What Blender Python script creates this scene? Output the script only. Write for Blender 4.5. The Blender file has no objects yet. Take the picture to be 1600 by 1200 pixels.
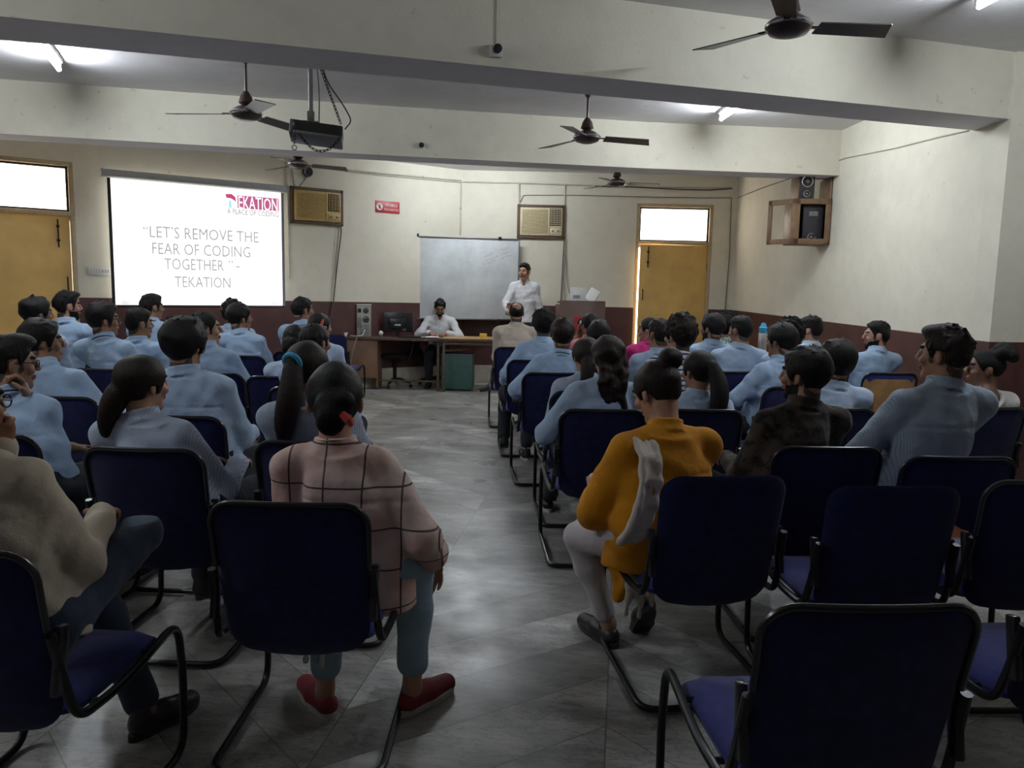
import bpy, bmesh, math, random
import numpy as np
from mathutils import Vector, Matrix, Euler

SC = bpy.context.scene
COL = SC.collection
rad = math.radians
random.seed(7)

# ---------------------------------------------------------------- camera
FPX, PITCH, ROLL, EYE = 1200.0, math.atan(150 / 1200), 0.021, 1.5
CAMROT = Matrix.Rotation(math.pi / 2 - PITCH, 3, 'X') @ Matrix.Rotation(ROLL, 3, 'Z')
cam_data = bpy.data.cameras.new('camera')
cam_data.sensor_width = 36.0
cam_data.lens = 36.0 * FPX / 1600.0
cam_data.clip_start, cam_data.clip_end = 0.05, 200
cam = bpy.data.objects.new('camera', cam_data)
COL.objects.link(cam)
cam.matrix_world = Matrix.Translation((0, 0, EYE)) @ CAMROT.to_4x4()
SC.camera = cam

# ---------------------------------------------------------------- world, exposure
SC.view_settings.view_transform = 'Standard'
SC.view_settings.look = 'None'
SC.view_settings.gamma = 1.0
SC.view_settings.use_curve_mapping = False
SC.view_settings.exposure = 0.0
world = bpy.data.worlds.new('sky')
SC.world = world
world.use_nodes = True
world.node_tree.nodes['Background'].inputs[0].default_value = (1.0, 0.93, 0.84, 1)
world.node_tree.nodes['Background'].inputs[1].default_value = 9.0
TUBE_POWER = 200.0       # emission of the fluorescent tubes
SCREEN_POWER = 1.25     # brightness of the projected slide


def day_light(name, loc, rotz, sx, sz, watts, colour):
    l = bpy.data.lights.new(name, 'AREA')
    l.shape, l.size, l.size_y, l.energy, l.color = 'RECTANGLE', sx, sz, watts, colour
    o = bpy.data.objects.new(name, l)
    COL.objects.link(o)
    o.location = loc
    o.rotation_euler = (rad(90), 0, rotz)      # local -Z looks into the room
    return o


# ---------------------------------------------------------------- photo geometry helpers
def ray(px, py):
    return CAMROT @ Vector(((px - 800) / FPX, -(py - 600) / FPX, -1))


def az(px, py, z):
    r = ray(px, py)
    return Vector((0, 0, EYE)) + r * ((z - EYE) / r.z)


def ay(px, py, y):
    r = ray(px, py)
    return Vector((0, 0, EYE)) + r * (y / r.y)


# ---------------------------------------------------------------- materials
MATS = {}


def nt(name):
    m = bpy.data.materials.new(name)
    m.use_nodes = True
    return m, m.node_tree.nodes, m.node_tree.links, m.node_tree.nodes['Principled BSDF']


def mat(name, col, rough=0.6, metal=0.0, noise=0.12, nscale=30.0, bump=0.0, bscale=None, spec=0.5, emit=None, sheen=0.0):
    if name in MATS:
        return MATS[name]
    m, N, L, b = nt(name)
    b.inputs['Roughness'].default_value = rough
    b.inputs['Metallic'].default_value = metal
    b.inputs['Specular IOR Level'].default_value = spec
    if sheen:
        b.inputs['Sheen Weight'].default_value = sheen
    tc = N.new('ShaderNodeTexCoord')
    nz = N.new('ShaderNodeTexNoise')
    nz.inputs['Scale'].default_value = nscale
    nz.inputs['Detail'].default_value = 4
    L.new(tc.outputs['Object'], nz.inputs['Vector'])
    rp = N.new('ShaderNodeValToRGB')
    c = np.array(col[:3])
    rp.color_ramp.elements[0].color = (*(c * (1 - noise)), 1)
    rp.color_ramp.elements[1].color = (*np.minimum(c * (1 + noise), 1), 1)
    rp.color_ramp.elements[0].position, rp.color_ramp.elements[1].position = .3, .7
    L.new(nz.outputs['Fac'], rp.inputs['Fac'])
    L.new(rp.outputs['Color'], b.inputs['Base Color'])
    if bump:
        n2 = N.new('ShaderNodeTexNoise')
        n2.inputs['Scale'].default_value = bscale or nscale * 4
        n2.inputs['Detail'].default_value = 3
        L.new(tc.outputs['Object'], n2.inputs['Vector'])
        bp = N.new('ShaderNodeBump')
        bp.inputs['Strength'].default_value = bump
        bp.inputs['Distance'].default_value = 0.01
        L.new(n2.outputs['Fac'], bp.inputs['Height'])
        L.new(bp.outputs['Normal'], b.inputs['Normal'])
    if emit:
        b.inputs['Emission Color'].default_value = (*col[:3], 1)
        b.inputs['Emission Strength'].default_value = emit
    MATS[name] = m
    return m


def mixrgb(N, L, a, bcol, fac):
    mx = N.new('ShaderNodeMix')
    mx.data_type = 'RGBA'
    for sock, v in ((mx.inputs[6], a), (mx.inputs[7], bcol)):
        if isinstance(v, tuple):
            sock.default_value = (*v[:3], 1)
        else:
            L.new(v, sock)
    if isinstance(fac, float):
        mx.inputs[0].default_value = fac
    else:
        L.new(fac, mx.inputs[0])
    return mx.outputs[2]


def mth(N, L, op, a, b=None, c=None):
    n = N.new('ShaderNodeMath')
    n.operation = op
    for i, v in enumerate((a, b, c)):
        if v is None:
            continue
        if isinstance(v, (int, float)):
            n.inputs[i].default_value = v
        else:
            L.new(v, n.inputs[i])
    return n.outputs[0]


def noise(N, L, vec, scale, detail=4, rough=.5):
    n = N.new('ShaderNodeTexNoise')
    n.inputs['Scale'].default_value = scale
    n.inputs['Detail'].default_value = detail
    n.inputs['Roughness'].default_value = rough
    L.new(vec, n.inputs['Vector'])
    return n.outputs['Fac']


def ramp(N, L, fac, stops):
    r = N.new('ShaderNodeValToRGB')
    e = r.color_ramp.elements
    while len(e) < len(stops):
        e.new(0.5)
    for i, (p, c) in enumerate(stops):
        e[i].position = p
        e[i].color = (*c, 1) if not isinstance(c, (int, float)) else (c, c, c, 1)
    L.new(fac, r.inputs['Fac'])
    return r.outputs['Color']


def bump(N, L, b, height, strength, dist=.01):
    bp = N.new('ShaderNodeBump')
    bp.inputs['Strength'].default_value = strength
    bp.inputs['Distance'].default_value = dist
    L.new(height, bp.inputs['Height'])
    L.new(bp.outputs['Normal'], b.inputs['Normal'])


def plaster(name, col, stain=.18):
    m, N, L, b = nt(name)
    tc = N.new('ShaderNodeTexCoord')
    v = tc.outputs['Object']
    n1 = noise(N, L, v, 0.9, 5, .6)
    n2 = noise(N, L, v, 6, 4, .6)
    c = np.array(col)
    base = ramp(N, L, n1, [(.3, tuple(c * (1 - stain * .6))), (.7, tuple(np.minimum(c * 1.04, 1)))])
    spots = ramp(N, L, noise(N, L, v, 14, 2, .5), [(.70, 0.0), (.76, .45)])
    col2 = mixrgb(N, L, base, tuple(c * np.array((.62, .55, .45))), spots)
    col3 = mixrgb(N, L, col2, tuple(c * .84), ramp(N, L, n2, [(.45, 0.0), (.75, .5)]))
    L.new(col3, b.inputs['Base Color'])
    b.inputs['Roughness'].default_value = .75
    b.inputs['Specular IOR Level'].default_value = .25
    bump(N, L, b, noise(N, L, v, 45, 3), .12)
    MATS[name] = m
    return m


plaster('cream plaster', (.74, .70, .585))
plaster('ceiling plaster', (.80, .78, .79), .22)
plaster('beam soffit paint', (.70, .67, .70), .15)
mat('dado paint', (.075, .028, .026), .42, noise=.25, nscale=4, bump=.06, bscale=30)
mat('skirting stone', (.50, .46, .38), .4, noise=.2, nscale=6)
mat('door paint', (.74, .47, .15), .5, noise=.14, nscale=3, bump=.05, bscale=25)
mat('door frame paint', (.47, .37, .22), .5)
mat('black metal', (.012, .012, .014), .32, metal=.4, noise=.2)
mat('black plastic', (.014, .014, .017), .28, noise=.2, nscale=12)
mat('matte black', (.012, .012, .014), .6, noise=.2)
mat('grey metal', (.20, .20, .21), .4, metal=.7)
mat('chrome', (.6, .6, .62), .2, metal=1)
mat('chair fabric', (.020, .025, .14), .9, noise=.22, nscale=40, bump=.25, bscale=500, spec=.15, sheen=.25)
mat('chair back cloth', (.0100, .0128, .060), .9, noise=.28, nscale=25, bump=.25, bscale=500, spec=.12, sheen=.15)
mat('chair plywood', (.40, .22, .09), .7, noise=.22, nscale=9, bump=.1)
mat('desk laminate', (.10, .055, .038), .4, noise=.25, nscale=8)
mat('desk edge wood', (.44, .27, .11), .4, noise=.15, nscale=6)
mat('desk panel', (.20, .11, .065), .5, noise=.18, nscale=5)
mat('lectern laminate', (.115, .065, .05), .45, noise=.18, nscale=7)
mat('white plastic', (.62, .62, .60), .4, noise=.05)
mat('paper', (.75, .75, .74), .7, noise=.04)
mat('ac cream', (.62, .53, .34), .45, noise=.08)
mat('ac yellowed', (.50, .36, .14), .45, noise=.12)
mat('ac frame wood', (.10, .06, .035), .6, noise=.2)
mat('sign red', (.45, .03, .04), .4, noise=.06)
mat('sign white', (.75, .72, .70), .5, noise=.04)
mat('green steel', (.045, .115, .10), .5, noise=.15, nscale=10)
mat('rust metal', (.13, .09, .07), .55, metal=.4, noise=.3)
mat('pc steel', (.42, .41, .36), .45, metal=.3, noise=.1)
mat('fan brown', (.055, .035, .03), .35, noise=.2)
mat('fan dark', (.030, .018, .022), .3, metal=.3, noise=.2)
mat('speaker wood', (.19, .11, .06), .5, noise=.25, nscale=10)
mat('dark speaker', (.028, .026, .032), .45, noise=.2)
mat('conduit', (.52, .49, .40), .5, noise=.1)
mat('dark cable', (.06, .055, .05), .6)
mat('grey cable', (.20, .19, .16), .6)
mat('ink', (.10, .11, .13), .6)
mat('bottle blue', (.05, .35, .62), .35, noise=.05)
mat('steel', (.48, .44, .40), .35, metal=.8, noise=.1)
mat('screen casing', (.42, .44, .46), .45, noise=.06)
mat('yellow plastic', (.65, .42, .06), .4)

m, N, L, b = nt('whiteboard')
tc = N.new('ShaderNodeTexCoord')
sm = ramp(N, L, noise(N, L, tc.outputs['Object'], 2.2, 5, .65), [(.35, (.50, .53, .54)), (.65, (.66, .69, .70))])
L.new(sm, b.inputs['Base Color'])
b.inputs['Roughness'].default_value = .3
MATS['whiteboard'] = m

for nm, col, e in (('slide light', (1, 1, 1), SCREEN_POWER), ('slide ink', (.30, .30, .31), SCREEN_POWER), ('slide magenta', (.38, .085, .19), SCREEN_POWER),
                   ('slide crimson', (.42, .05, .14), SCREEN_POWER), ('slide teal', (.66, .86, .88), SCREEN_POWER), ('slide blue', (.30, .62, .80), SCREEN_POWER),
                   ('slide grey', (.16, .13, .16), SCREEN_POWER), ('tube glow', (.86, .93, 1.0), TUBE_POWER)):
    m, N, L, b = nt(nm)
    b.inputs['Base Color'].default_value = (*[c * .6 for c in col], 1)
    b.inputs['Emission Color'].default_value = (*col, 1)
    b.inputs['Emission Strength'].default_value = e
    MATS[nm] = m

# glass of the door transoms
m, N, L, b = nt('frosted glass')
for n in list(N):
    if n.type != 'OUTPUT_MATERIAL':
        N.remove(n)
out = [n for n in N if n.type == 'OUTPUT_MATERIAL'][0]
tr, tl, gl = N.new('ShaderNodeBsdfTransparent'), N.new('ShaderNodeBsdfTranslucent'), N.new('ShaderNodeBsdfGlossy')
tl.inputs[0].default_value = (.95, .92, .86, 1)
gl.inputs['Roughness'].default_value = .15
m1, m2 = N.new('ShaderNodeMixShader'), N.new('ShaderNodeMixShader')
m1.inputs[0].default_value, m2.inputs[0].default_value = .45, .06
L.new(tr.outputs[0], m1.inputs[1]); L.new(tl.outputs[0], m1.inputs[2])
L.new(m1.outputs[0], m2.inputs[1]); L.new(gl.outputs[0], m2.inputs[2])
L.new(m2.outputs[0], out.inputs[0])
MATS['frosted glass'] = m

# marble floor laid in a chevron
m, N, L, b = nt('marble floor')
tc = N.new('ShaderNodeTexCoord')
mp = N.new('ShaderNodeMapping')
mp.inputs['Rotation'].default_value = (0, 0, rad(8))
L.new(tc.outputs['Object'], mp.inputs['Vector'])
sp = N.new('ShaderNodeSeparateXYZ')
L.new(mp.outputs[0], sp.inputs[0])
BW, TW = .92, .36
zig = mth(N, L, 'PINGPONG', sp.outputs[0], BW)
v = mth(N, L, 'ADD', sp.outputs[1], mth(N, L, 'MULTIPLY', zig, .85))
fv = mth(N, L, 'FLOOR', mth(N, L, 'DIVIDE', v, TW))
fx = mth(N, L, 'FLOOR', mth(N, L, 'DIVIDE', sp.outputs[0], BW))
cid = N.new('ShaderNodeCombineXYZ')
L.new(fx, cid.inputs[0]); L.new(fv, cid.inputs[1])
wn = N.new('ShaderNodeTexWhiteNoise')
wn.noise_dimensions = '2D'
L.new(cid.outputs[0], wn.inputs['Vector'])
e1 = mth(N, L, 'ABSOLUTE', mth(N, L, 'SUBTRACT', mth(N, L, 'FRACT', mth(N, L, 'DIVIDE', v, TW)), .5))
e2 = mth(N, L, 'ABSOLUTE', mth(N, L, 'SUBTRACT', mth(N, L, 'FRACT', mth(N, L, 'DIVIDE', sp.outputs[0], BW)), .5))
joint = mth(N, L, 'MAXIMUM', mth(N, L, 'GREATER_THAN', e1, .492), mth(N, L, 'GREATER_THAN', e2, .497))
off = N.new('ShaderNodeVectorMath')
off.operation = 'MULTIPLY_ADD'
L.new(wn.outputs['Color'], off.inputs[0]); off.inputs[1].default_value = (9, 9, 9)
st = N.new('ShaderNodeMapping')
st.inputs['Scale'].default_value = (1.0, 3.2, 1)
st.inputs['Rotation'].default_value = (0, 0, rad(-38))
L.new(mp.outputs[0], st.inputs['Vector'])
L.new(st.outputs[0], off.inputs[2])
n1 = noise(N, L, off.outputs[0], 2.2, 7, .62)
n2 = noise(N, L, off.outputs[0], 5.5, 6, .7)
base = ramp(N, L, n1, [(.3, (.17, .17, .16)), (.5, (.41, .40, .38)), (.7, (.72, .70, .66))])
tint = mixrgb(N, L, base, (.17, .16, .135), mth(N, L, 'MULTIPLY', wn.outputs['Value'], .62))
veins = ramp(N, L, n2, [(.47, 0.0), (.5, .55), (.53, 0.0)])
c2 = mixrgb(N, L, tint, (.07, .068, .06), veins)
dirt = ramp(N, L, noise(N, L, tc.outputs['Object'], .8, 5, .6), [(.42, 0.0), (.75, .45)])
c3 = mixrgb(N, L, c2, (.16, .15, .13), dirt)
c4 = mixrgb(N, L, c3, (.085, .08, .07), mth(N, L, 'MULTIPLY', joint, .75))
L.new(c4, b.inputs['Base Color'])
L.new(ramp(N, L, noise(N, L, tc.outputs['Object'], 3, 5), [(.3, .26), (.7, .46)]), b.inputs['Roughness'])
b.inputs['Specular IOR Level'].default_value = .5
bump(N, L, b, mth(N, L, 'MULTIPLY', joint, -1), .15, .003)
MATS['marble floor'] = m


# ---------------------------------------------------------------- cloth materials
def cloth(name, col, kind='plain', col2=None):
    m, N, L, b = nt(name)
    tc = N.new('ShaderNodeTexCoord')
    v = tc.outputs['Object']
    sp = N.new('ShaderNodeSeparateXYZ')
    L.new(v, sp.inputs[0])
    c = np.array(col)
    base = ramp(N, L, noise(N, L, v, 9, 4), [(.3, tuple(c * .9)), (.7, tuple(np.minimum(c * 1.07, 1)))])
    if kind == 'stripe':
        s = mth(N, L, 'ABSOLUTE', mth(N, L, 'SINE', mth(N, L, 'MULTIPLY', sp.outputs[0], math.pi / .0085)))
        base = mixrgb(N, L, base, tuple(c * .62), mth(N, L, 'MULTIPLY', mth(N, L, 'LESS_THAN', s, .42), .75))
    elif kind == 'bold stripe':
        s = mth(N, L, 'ABSOLUTE', mth(N, L, 'SINE', mth(N, L, 'MULTIPLY', sp.outputs[2], math.pi / .034)))
        base = mixrgb(N, L, base, col2, mth(N, L, 'LESS_THAN', s, .5))
    elif kind == 'plaid':
        pk = ramp(N, L, noise(N, L, v, 5, 2), [(.45, 0.0), (.62, .7)])
        base = mixrgb(N, L, base, (.56, .30, .25), pk)
        gz = mth(N, L, 'ABSOLUTE', mth(N, L, 'SUBTRACT', mth(N, L, 'FRACT', mth(N, L, 'DIVIDE', mth(N, L, 'ADD', sp.outputs[2], .045), .135)), .5))
        gx = mth(N, L, 'ABSOLUTE', mth(N, L, 'SUBTRACT', mth(N, L, 'FRACT', mth(N, L, 'DIVIDE', mth(N, L, 'ADD', sp.outputs[0], .064), .128)), .5))
        ln = mth(N, L, 'MAXIMUM', mth(N, L, 'LESS_THAN', gz, .022), mth(N, L, 'LESS_THAN', gx, .024))
        base = mixrgb(N, L, base, (.045, .025, .028), mth(N, L, 'MULTIPLY', ln, .9))
    elif kind == 'camo':
        f = ramp(N, L, noise(N, L, v, 17, 3, .6), [(.42, 0.0), (.5, 1.0)])
        base = mixrgb(N, L, base, col2, f)
    elif kind == 'dots':
        f = ramp(N, L, noise(N, L, v, 60, 1), [(.5, 0.0), (.53, 1.0)])
        base = mixrgb(N, L, base, col2, f)
    L.new(base, b.inputs['Base Color'])
    b.inputs['Roughness'].default_value = .88
    b.inputs['Specular IOR Level'].default_value = .15
    b.inputs['Sheen Weight'].default_value = .1
    h = mth(N, L, 'ADD', noise(N, L, v, 11, 3), mth(N, L, 'MULTIPLY', noise(N, L, v, 320, 2), .12))
    bump(N, L, b, h, .7, .018)
    MATS[name] = m


cloth('sky blue shirting', (.34, .46, .62))
cloth('blue shirting', (.37, .47, .61))
cloth('pale blue shirting', (.42, .52, .66))
cloth('fine striped shirting', (.40, .46, .56), 'stripe')
cloth('grey blue striped shirting', (.31, .37, .44), 'stripe')
cloth('white shirting', (.64, .64, .66))
cloth('beige shirting', (.50, .43, .36))
cloth('cream shirting', (.50, .43, .33))
cloth('plaid cotton', (.70, .55, .49), 'plaid')
cloth('mustard cotton', (.60, .245, .012))
cloth('white cotton', (.70, .68, .63))
cloth('pink cotton', (.60, .20, .23))
cloth('magenta cotton', (.42, .025, .14))
cloth('dark camouflage cotton', (.014, .011, .010), 'camo', (.046, .034, .026))
cloth('teal print cotton', (.10, .22, .22), 'dots', (.50, .55, .50))
cloth('striped knit', (.50, .50, .56), 'bold stripe', (.03, .03, .05))
cloth('dark trousers', (.022, .024, .032))
cloth('navy denim', (.035, .050, .075))
cloth('light denim', (.26, .37, .46))
cloth('white leggings', (.56, .52, .53))
cloth('scarf cotton', (.60, .54, .47))

for nm, col in (('skin brown', (.30, .155, .095)), ('skin light brown', (.40, .22, .145)), ('skin dark brown', (.17, .085, .052))):
    m = mat(nm, col, .5, noise=.1, nscale=18, bump=.06, bscale=150, spec=.4)
    m.node_tree.nodes['Principled BSDF'].inputs['Subsurface Weight'].default_value = .06
mat('lips', (.24, .085, .07), .45)
mat('eye white', (.24, .22, .20), .25)
mat('eye iris', (.015, .010, .008), .15)


def hair_mat(name, col, rough):
    m, N, L, b = nt(name)
    tc = N.new('ShaderNodeTexCoord')
    mp = N.new('ShaderNodeMapping')
    mp.inputs['Scale'].default_value = (1, 1, .13)
    L.new(tc.outputs['Object'], mp.inputs['Vector'])
    f = noise(N, L, mp.outputs[0], 190, 4, .6)
    c = np.array(col)
    L.new(ramp(N, L, f, [(.3, tuple(c * .4)), (.7, tuple(c * 1.1))]), b.inputs['Base Color'])
    b.inputs['Roughness'].default_value = rough
    b.inputs['Specular IOR Level'].default_value = .16
    bump(N, L, b, f, .8, .006)
    MATS[name] = m


hair_mat('black hair', (.012, .0105, .010), .48)
mat('cropped hair', (.045, .030, .024), .7, noise=.3, nscale=120)
hair_mat('dark brown hair', (.022, .013, .010), .5)
hair_mat('curly black hair', (.010, .009, .009), .7)
mat('hair elastic blue', (.04, .33, .55), .6)
mat('hair clip red', (.55, .07, .05), .4)
mat('lanyard green', (.02, .13, .08), .6)
mat('lanyard navy', (.015, .02, .06), .6)
mat('shoe black', (.014, .014, .016), .4)
mat('shoe red', (.22, .02, .03), .7, bump=.2, bscale=300)
mat('shoe sole', (.48, .46, .43), .6)
mat('dark sole', (.025, .024, .024), .6)
mat('sock white', (.55, .54, .53), .8)
mat('sandal leather', (.02, .017, .016), .45)
mat('spectacle black', (.01, .01, .012), .3)
mat('bag black', (.02, .018, .018), .7, bump=.2)
mat('teal cloth', (.05, .28, .30), .8)
mat('orange cloth', (.55, .19, .09), .8)
mat('grey cloth', (.25, .25, .29), .8)
mat('gold', (.7, .6, .4), .25, metal=1)


# ---------------------------------------------------------------- mesh building
def smooth_by_angle(me, deg=35):
    me.shade_smooth()
    try:
        me.set_sharp_from_angle(angle=rad(deg))
    except Exception:
        pass


def link_mesh(name, me, parent=None, loc=(0, 0, 0), rot=(0, 0, 0)):
    o = bpy.data.objects.new(name, me)
    COL.objects.link(o)
    o.location, o.rotation_euler = loc, rot
    if parent is not None:
        o.parent = parent
    return o


def thing(name, label, cat, loc=(0, 0, 0), rotz=0, group=None):
    o = bpy.data.objects.new(name, None)
    o.empty_display_size = .1
    COL.objects.link(o)
    o.location, o.rotation_euler = loc, (0, 0, rotz)
    return tag(o, label, cat, group)


def tag(o, label, cat, group=None):
    o['label'], o['category'] = label, cat
    if group:
        o['group'] = group
    return o


def rounded(pts, r, n=5, closed=False):
    """polyline with its corners rounded off by about r"""
    P = [Vector(p) for p in pts]
    out = []
    K = len(P)
    for i, p in enumerate(P):
        if not closed and i in (0, K - 1):
            out.append(p)
            continue
        a, c = P[i - 1], P[(i + 1) % K]
        ra = min(r, (a - p).length * .45, (c - p).length * .45)
        s, e = p + (a - p).normalized() * ra, p + (c - p).normalized() * ra
        for k in range(n + 1):
            t = k / n
            out.append(s * (1 - t) ** 2 + p * 2 * t * (1 - t) + e * t * t)
    return out


class MB:
    def __init__(s):
        s.bm = bmesh.new()
        s.mats = []

    def _mi(s, m):
        if m is None:
            return 0
        if m not in s.mats:
            s.mats.append(m)
        return s.mats.index(m)

    def box(s, c, d, bev=0.0, rot=None, m=None, seg=2):
        mi = s._mi(m)
        r = bmesh.ops.create_cube(s.bm, size=1.0)
        vs = r['verts']
        for v in vs:
            v.co = Vector((v.co.x * d[0], v.co.y * d[1], v.co.z * d[2]))
        fs = set(f for v in vs for f in v.link_faces)
        if bev > 0:
            es = list(set(e for v in vs for e in v.link_edges))
            r = bmesh.ops.bevel(s.bm, geom=es, offset=min(bev, min(d) * .45), segments=seg, affect='EDGES', profile=.5)
            fs = set(r['faces']) | set(f for v in r['verts'] for f in v.link_faces)
            vs = list(set(v for f in fs for v in f.verts))
        M = Matrix.Translation(c) @ (Euler(rot).to_matrix().to_4x4() if rot else Matrix.Identity(4))
        for v in vs:
            v.co = M @ v.co
        for f in fs:
            f.material_index = mi
        return s

    def tube(s, path, r, n=8, closed=False, m=None, cap=True):
        mi = s._mi(m)
        P = [Vector(p) for p in path]
        K = len(P)
        R = r if isinstance(r, (list, tuple)) else [r] * K
        rings, ref = [], None
        for i, p in enumerate(P):
            if closed:
                t = P[(i + 1) % K] - P[i - 1]
            else:
                t = P[min(i + 1, K - 1)] - P[max(i - 1, 0)]
            t = t.normalized() if t.length > 1e-9 else Vector((0, 0, 1))
            if ref is None:
                ref = t.orthogonal().normalized()
            ref = ref - t * ref.dot(t)
            ref = ref.normalized() if ref.length > 1e-6 else t.orthogonal().normalized()
            bn = t.cross(ref)
            rings.append([s.bm.verts.new(p + (ref * math.cos(a) + bn * math.sin(a)) * R[i]) for a in (2 * math.pi * k / n for k in range(n))])
        for i in range(K if closed else K - 1):
            A, B = rings[i], rings[(i + 1) % K]
            for k in range(n):
                f = s.bm.faces.new((A[k], A[(k + 1) % n], B[(k + 1) % n], B[k]))
                f.material_index = mi
        if cap and not closed:
            f = s.bm.faces.new(rings[0][::-1]); f.material_index = mi
            f = s.bm.faces.new(rings[-1]); f.material_index = mi
        return s

    def lathe(s, prof, c=(0, 0, 0), n=20, m=None, rot=None):
        """profile of (radius, z); closed at both ends"""
        mi = s._mi(m)
        M = Matrix.Translation(c) @ (Euler(rot).to_matrix().to_4x4() if rot else Matrix.Identity(4))
        rings = []
        for r, z in prof:
            rings.append([s.bm.verts.new(M @ Vector((max(r, 1e-4) * math.cos(2 * math.pi * k / n), max(r, 1e-4) * math.sin(2 * math.pi * k / n), z))) for k in range(n)])
        for A, B in zip(rings, rings[1:]):
            for k in range(n):
                f = s.bm.faces.new((A[k], A[(k + 1) % n], B[(k + 1) % n], B[k])); f.material_index = mi
        f = s.bm.faces.new(rings[0][::-1]); f.material_index = mi
        f = s.bm.faces.new(rings[-1]); f.material_index = mi
        return s

    def prism(s, outline, y0, y1, m=None, M=None):
        """outline of (x, z) pulled from y0 to y1"""
        mi = s._mi(m)
        M = M or Matrix.Identity(4)
        A = [s.bm.verts.new(M @ Vector((x, y0, z))) for x, z in outline]
        B = [s.bm.verts.new(M @ Vector((x, y1, z))) for x, z in outline]
        n = len(A)
        f = s.bm.faces.new(A); f.material_index = mi
        f = s.bm.faces.new(B[::-1]); f.material_index = mi
        for k in range(n):
            f = s.bm.faces.new((A[k], B[k], B[(k + 1) % n], A[(k + 1) % n])); f.material_index = mi
        return s

    def cushion(s, outline, fn_front, fn_back, rings=(1, .985, .94, .8, .5), m=None):
        """pillow: outline of 2D points about the origin; fn(p2, k) gives the 3D point of a ring"""
        mi = s._mi(m)
        n = len(outline)
        sides = []
        for fn in (fn_front, fn_back):
            rs = []
            for k in rings:
                if k == 1 and sides:
                    rs.append(sides[0][0])
                    continue
                rs.append([s.bm.verts.new(fn(p[0] * k, p[1] * k, k)) for p in outline])
            sides.append(rs)
            ctr = s.bm.verts.new(fn(0, 0, 0))
            fl = fn is fn_back
            for A, B in zip(rs, rs[1:]):
                for q in range(n):
                    vs = (A[q], A[(q + 1) % n], B[(q + 1) % n], B[q])
                    f = s.bm.faces.new(vs[::-1] if fl else vs); f.material_index = mi
            for q in range(n):
                vs = (rs[-1][q], rs[-1][(q + 1) % n], ctr)
                f = s.bm.faces.new(vs[::-1] if fl else vs); f.material_index = mi
        return s

    def mesh(s, name, mats, deg=35):
        bmesh.ops.recalc_face_normals(s.bm, faces=s.bm.faces)
        me = bpy.data.meshes.new(name)
        s.bm.to_mesh(me)
        s.bm.free()
        names = s.mats or [mats]
        for k in names:
            me.materials.append(MATS[k])
        smooth_by_angle(me, deg)
        return me

    def build(s, name, mats=None, parent=None, loc=(0, 0, 0), rot=(0, 0, 0), deg=35):
        return link_mesh(name, s.mesh(name, mats, deg), parent, loc, rot)


def text_mesh(name, body, material, width, height, loc, parent, depth=.001, align='CENTER'):
    """lettering in the local x-z plane, facing -y"""
    cu = bpy.data.curves.new('t', 'FONT')
    cu.body, cu.size, cu.extrude, cu.align_x = body, 1.0, 0, align
    cu.resolution_u = 2
    o = bpy.data.objects.new('t', cu)
    COL.objects.link(o)
    dg = bpy.context.evaluated_depsgraph_get()
    me = bpy.data.meshes.new_from_object(o.evaluated_get(dg))
    bpy.data.objects.remove(o)
    bpy.data.curves.remove(cu)
    xs = [v.co.x for v in me.vertices]
    ys = [v.co.y for v in me.vertices]
    cx, cy = (max(xs) + min(xs)) / 2, (max(ys) + min(ys)) / 2
    sx, sy = width / (max(xs) - min(xs)), height / (max(ys) - min(ys))
    for v in me.vertices:
        v.co = Vector(((v.co.x - cx) * sx, 0, (v.co.y - cy) * sy))
    bm = bmesh.new()
    bm.from_mesh(me)
    bmesh.ops.recalc_face_normals(bm, faces=bm.faces)
    r = bmesh.ops.extrude_face_region(bm, geom=list(bm.faces))
    for g in r['geom']:
        if isinstance(g, bmesh.types.BMVert):
            g.co.y -= depth
    bmesh.ops.recalc_face_normals(bm, faces=bm.faces)
    bm.to_mesh(me)
    bm.free()
    me.materials.clear()
    me.materials.append(MATS[material])
    me.name = name
    return link_mesh(name, me, parent, loc)


def copy_tree(o, parent=None):
    c = o.copy()
    COL.objects.link(c)
    c.parent = parent
    for ch in KIDS.get(o.name, []):
        copy_tree(ch, c)
    return c


KIDS = {}


def note_kids(root):
    """remember the children of a prototype so that copies need no scene lookup"""
    kids = [o for o in bpy.data.objects if o.parent == root]
    KIDS[root.name] = kids
    for k in kids:
        note_kids(k)


# ---------------------------------------------------------------- the room
CEIL = 3.28
CORNER = Vector((-.82, 12.10, 0))
FAR_R = Vector((3.44, 12.16, 0))
NEAR_R = Vector((3.62, 5.84, 0))
DL = Vector((.820, .572, 0)).normalized()
FAR_L = CORNER - DL * 7.4
PIL_R = Vector((5.7, 6.02, 0))
REAR = -2.6


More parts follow.
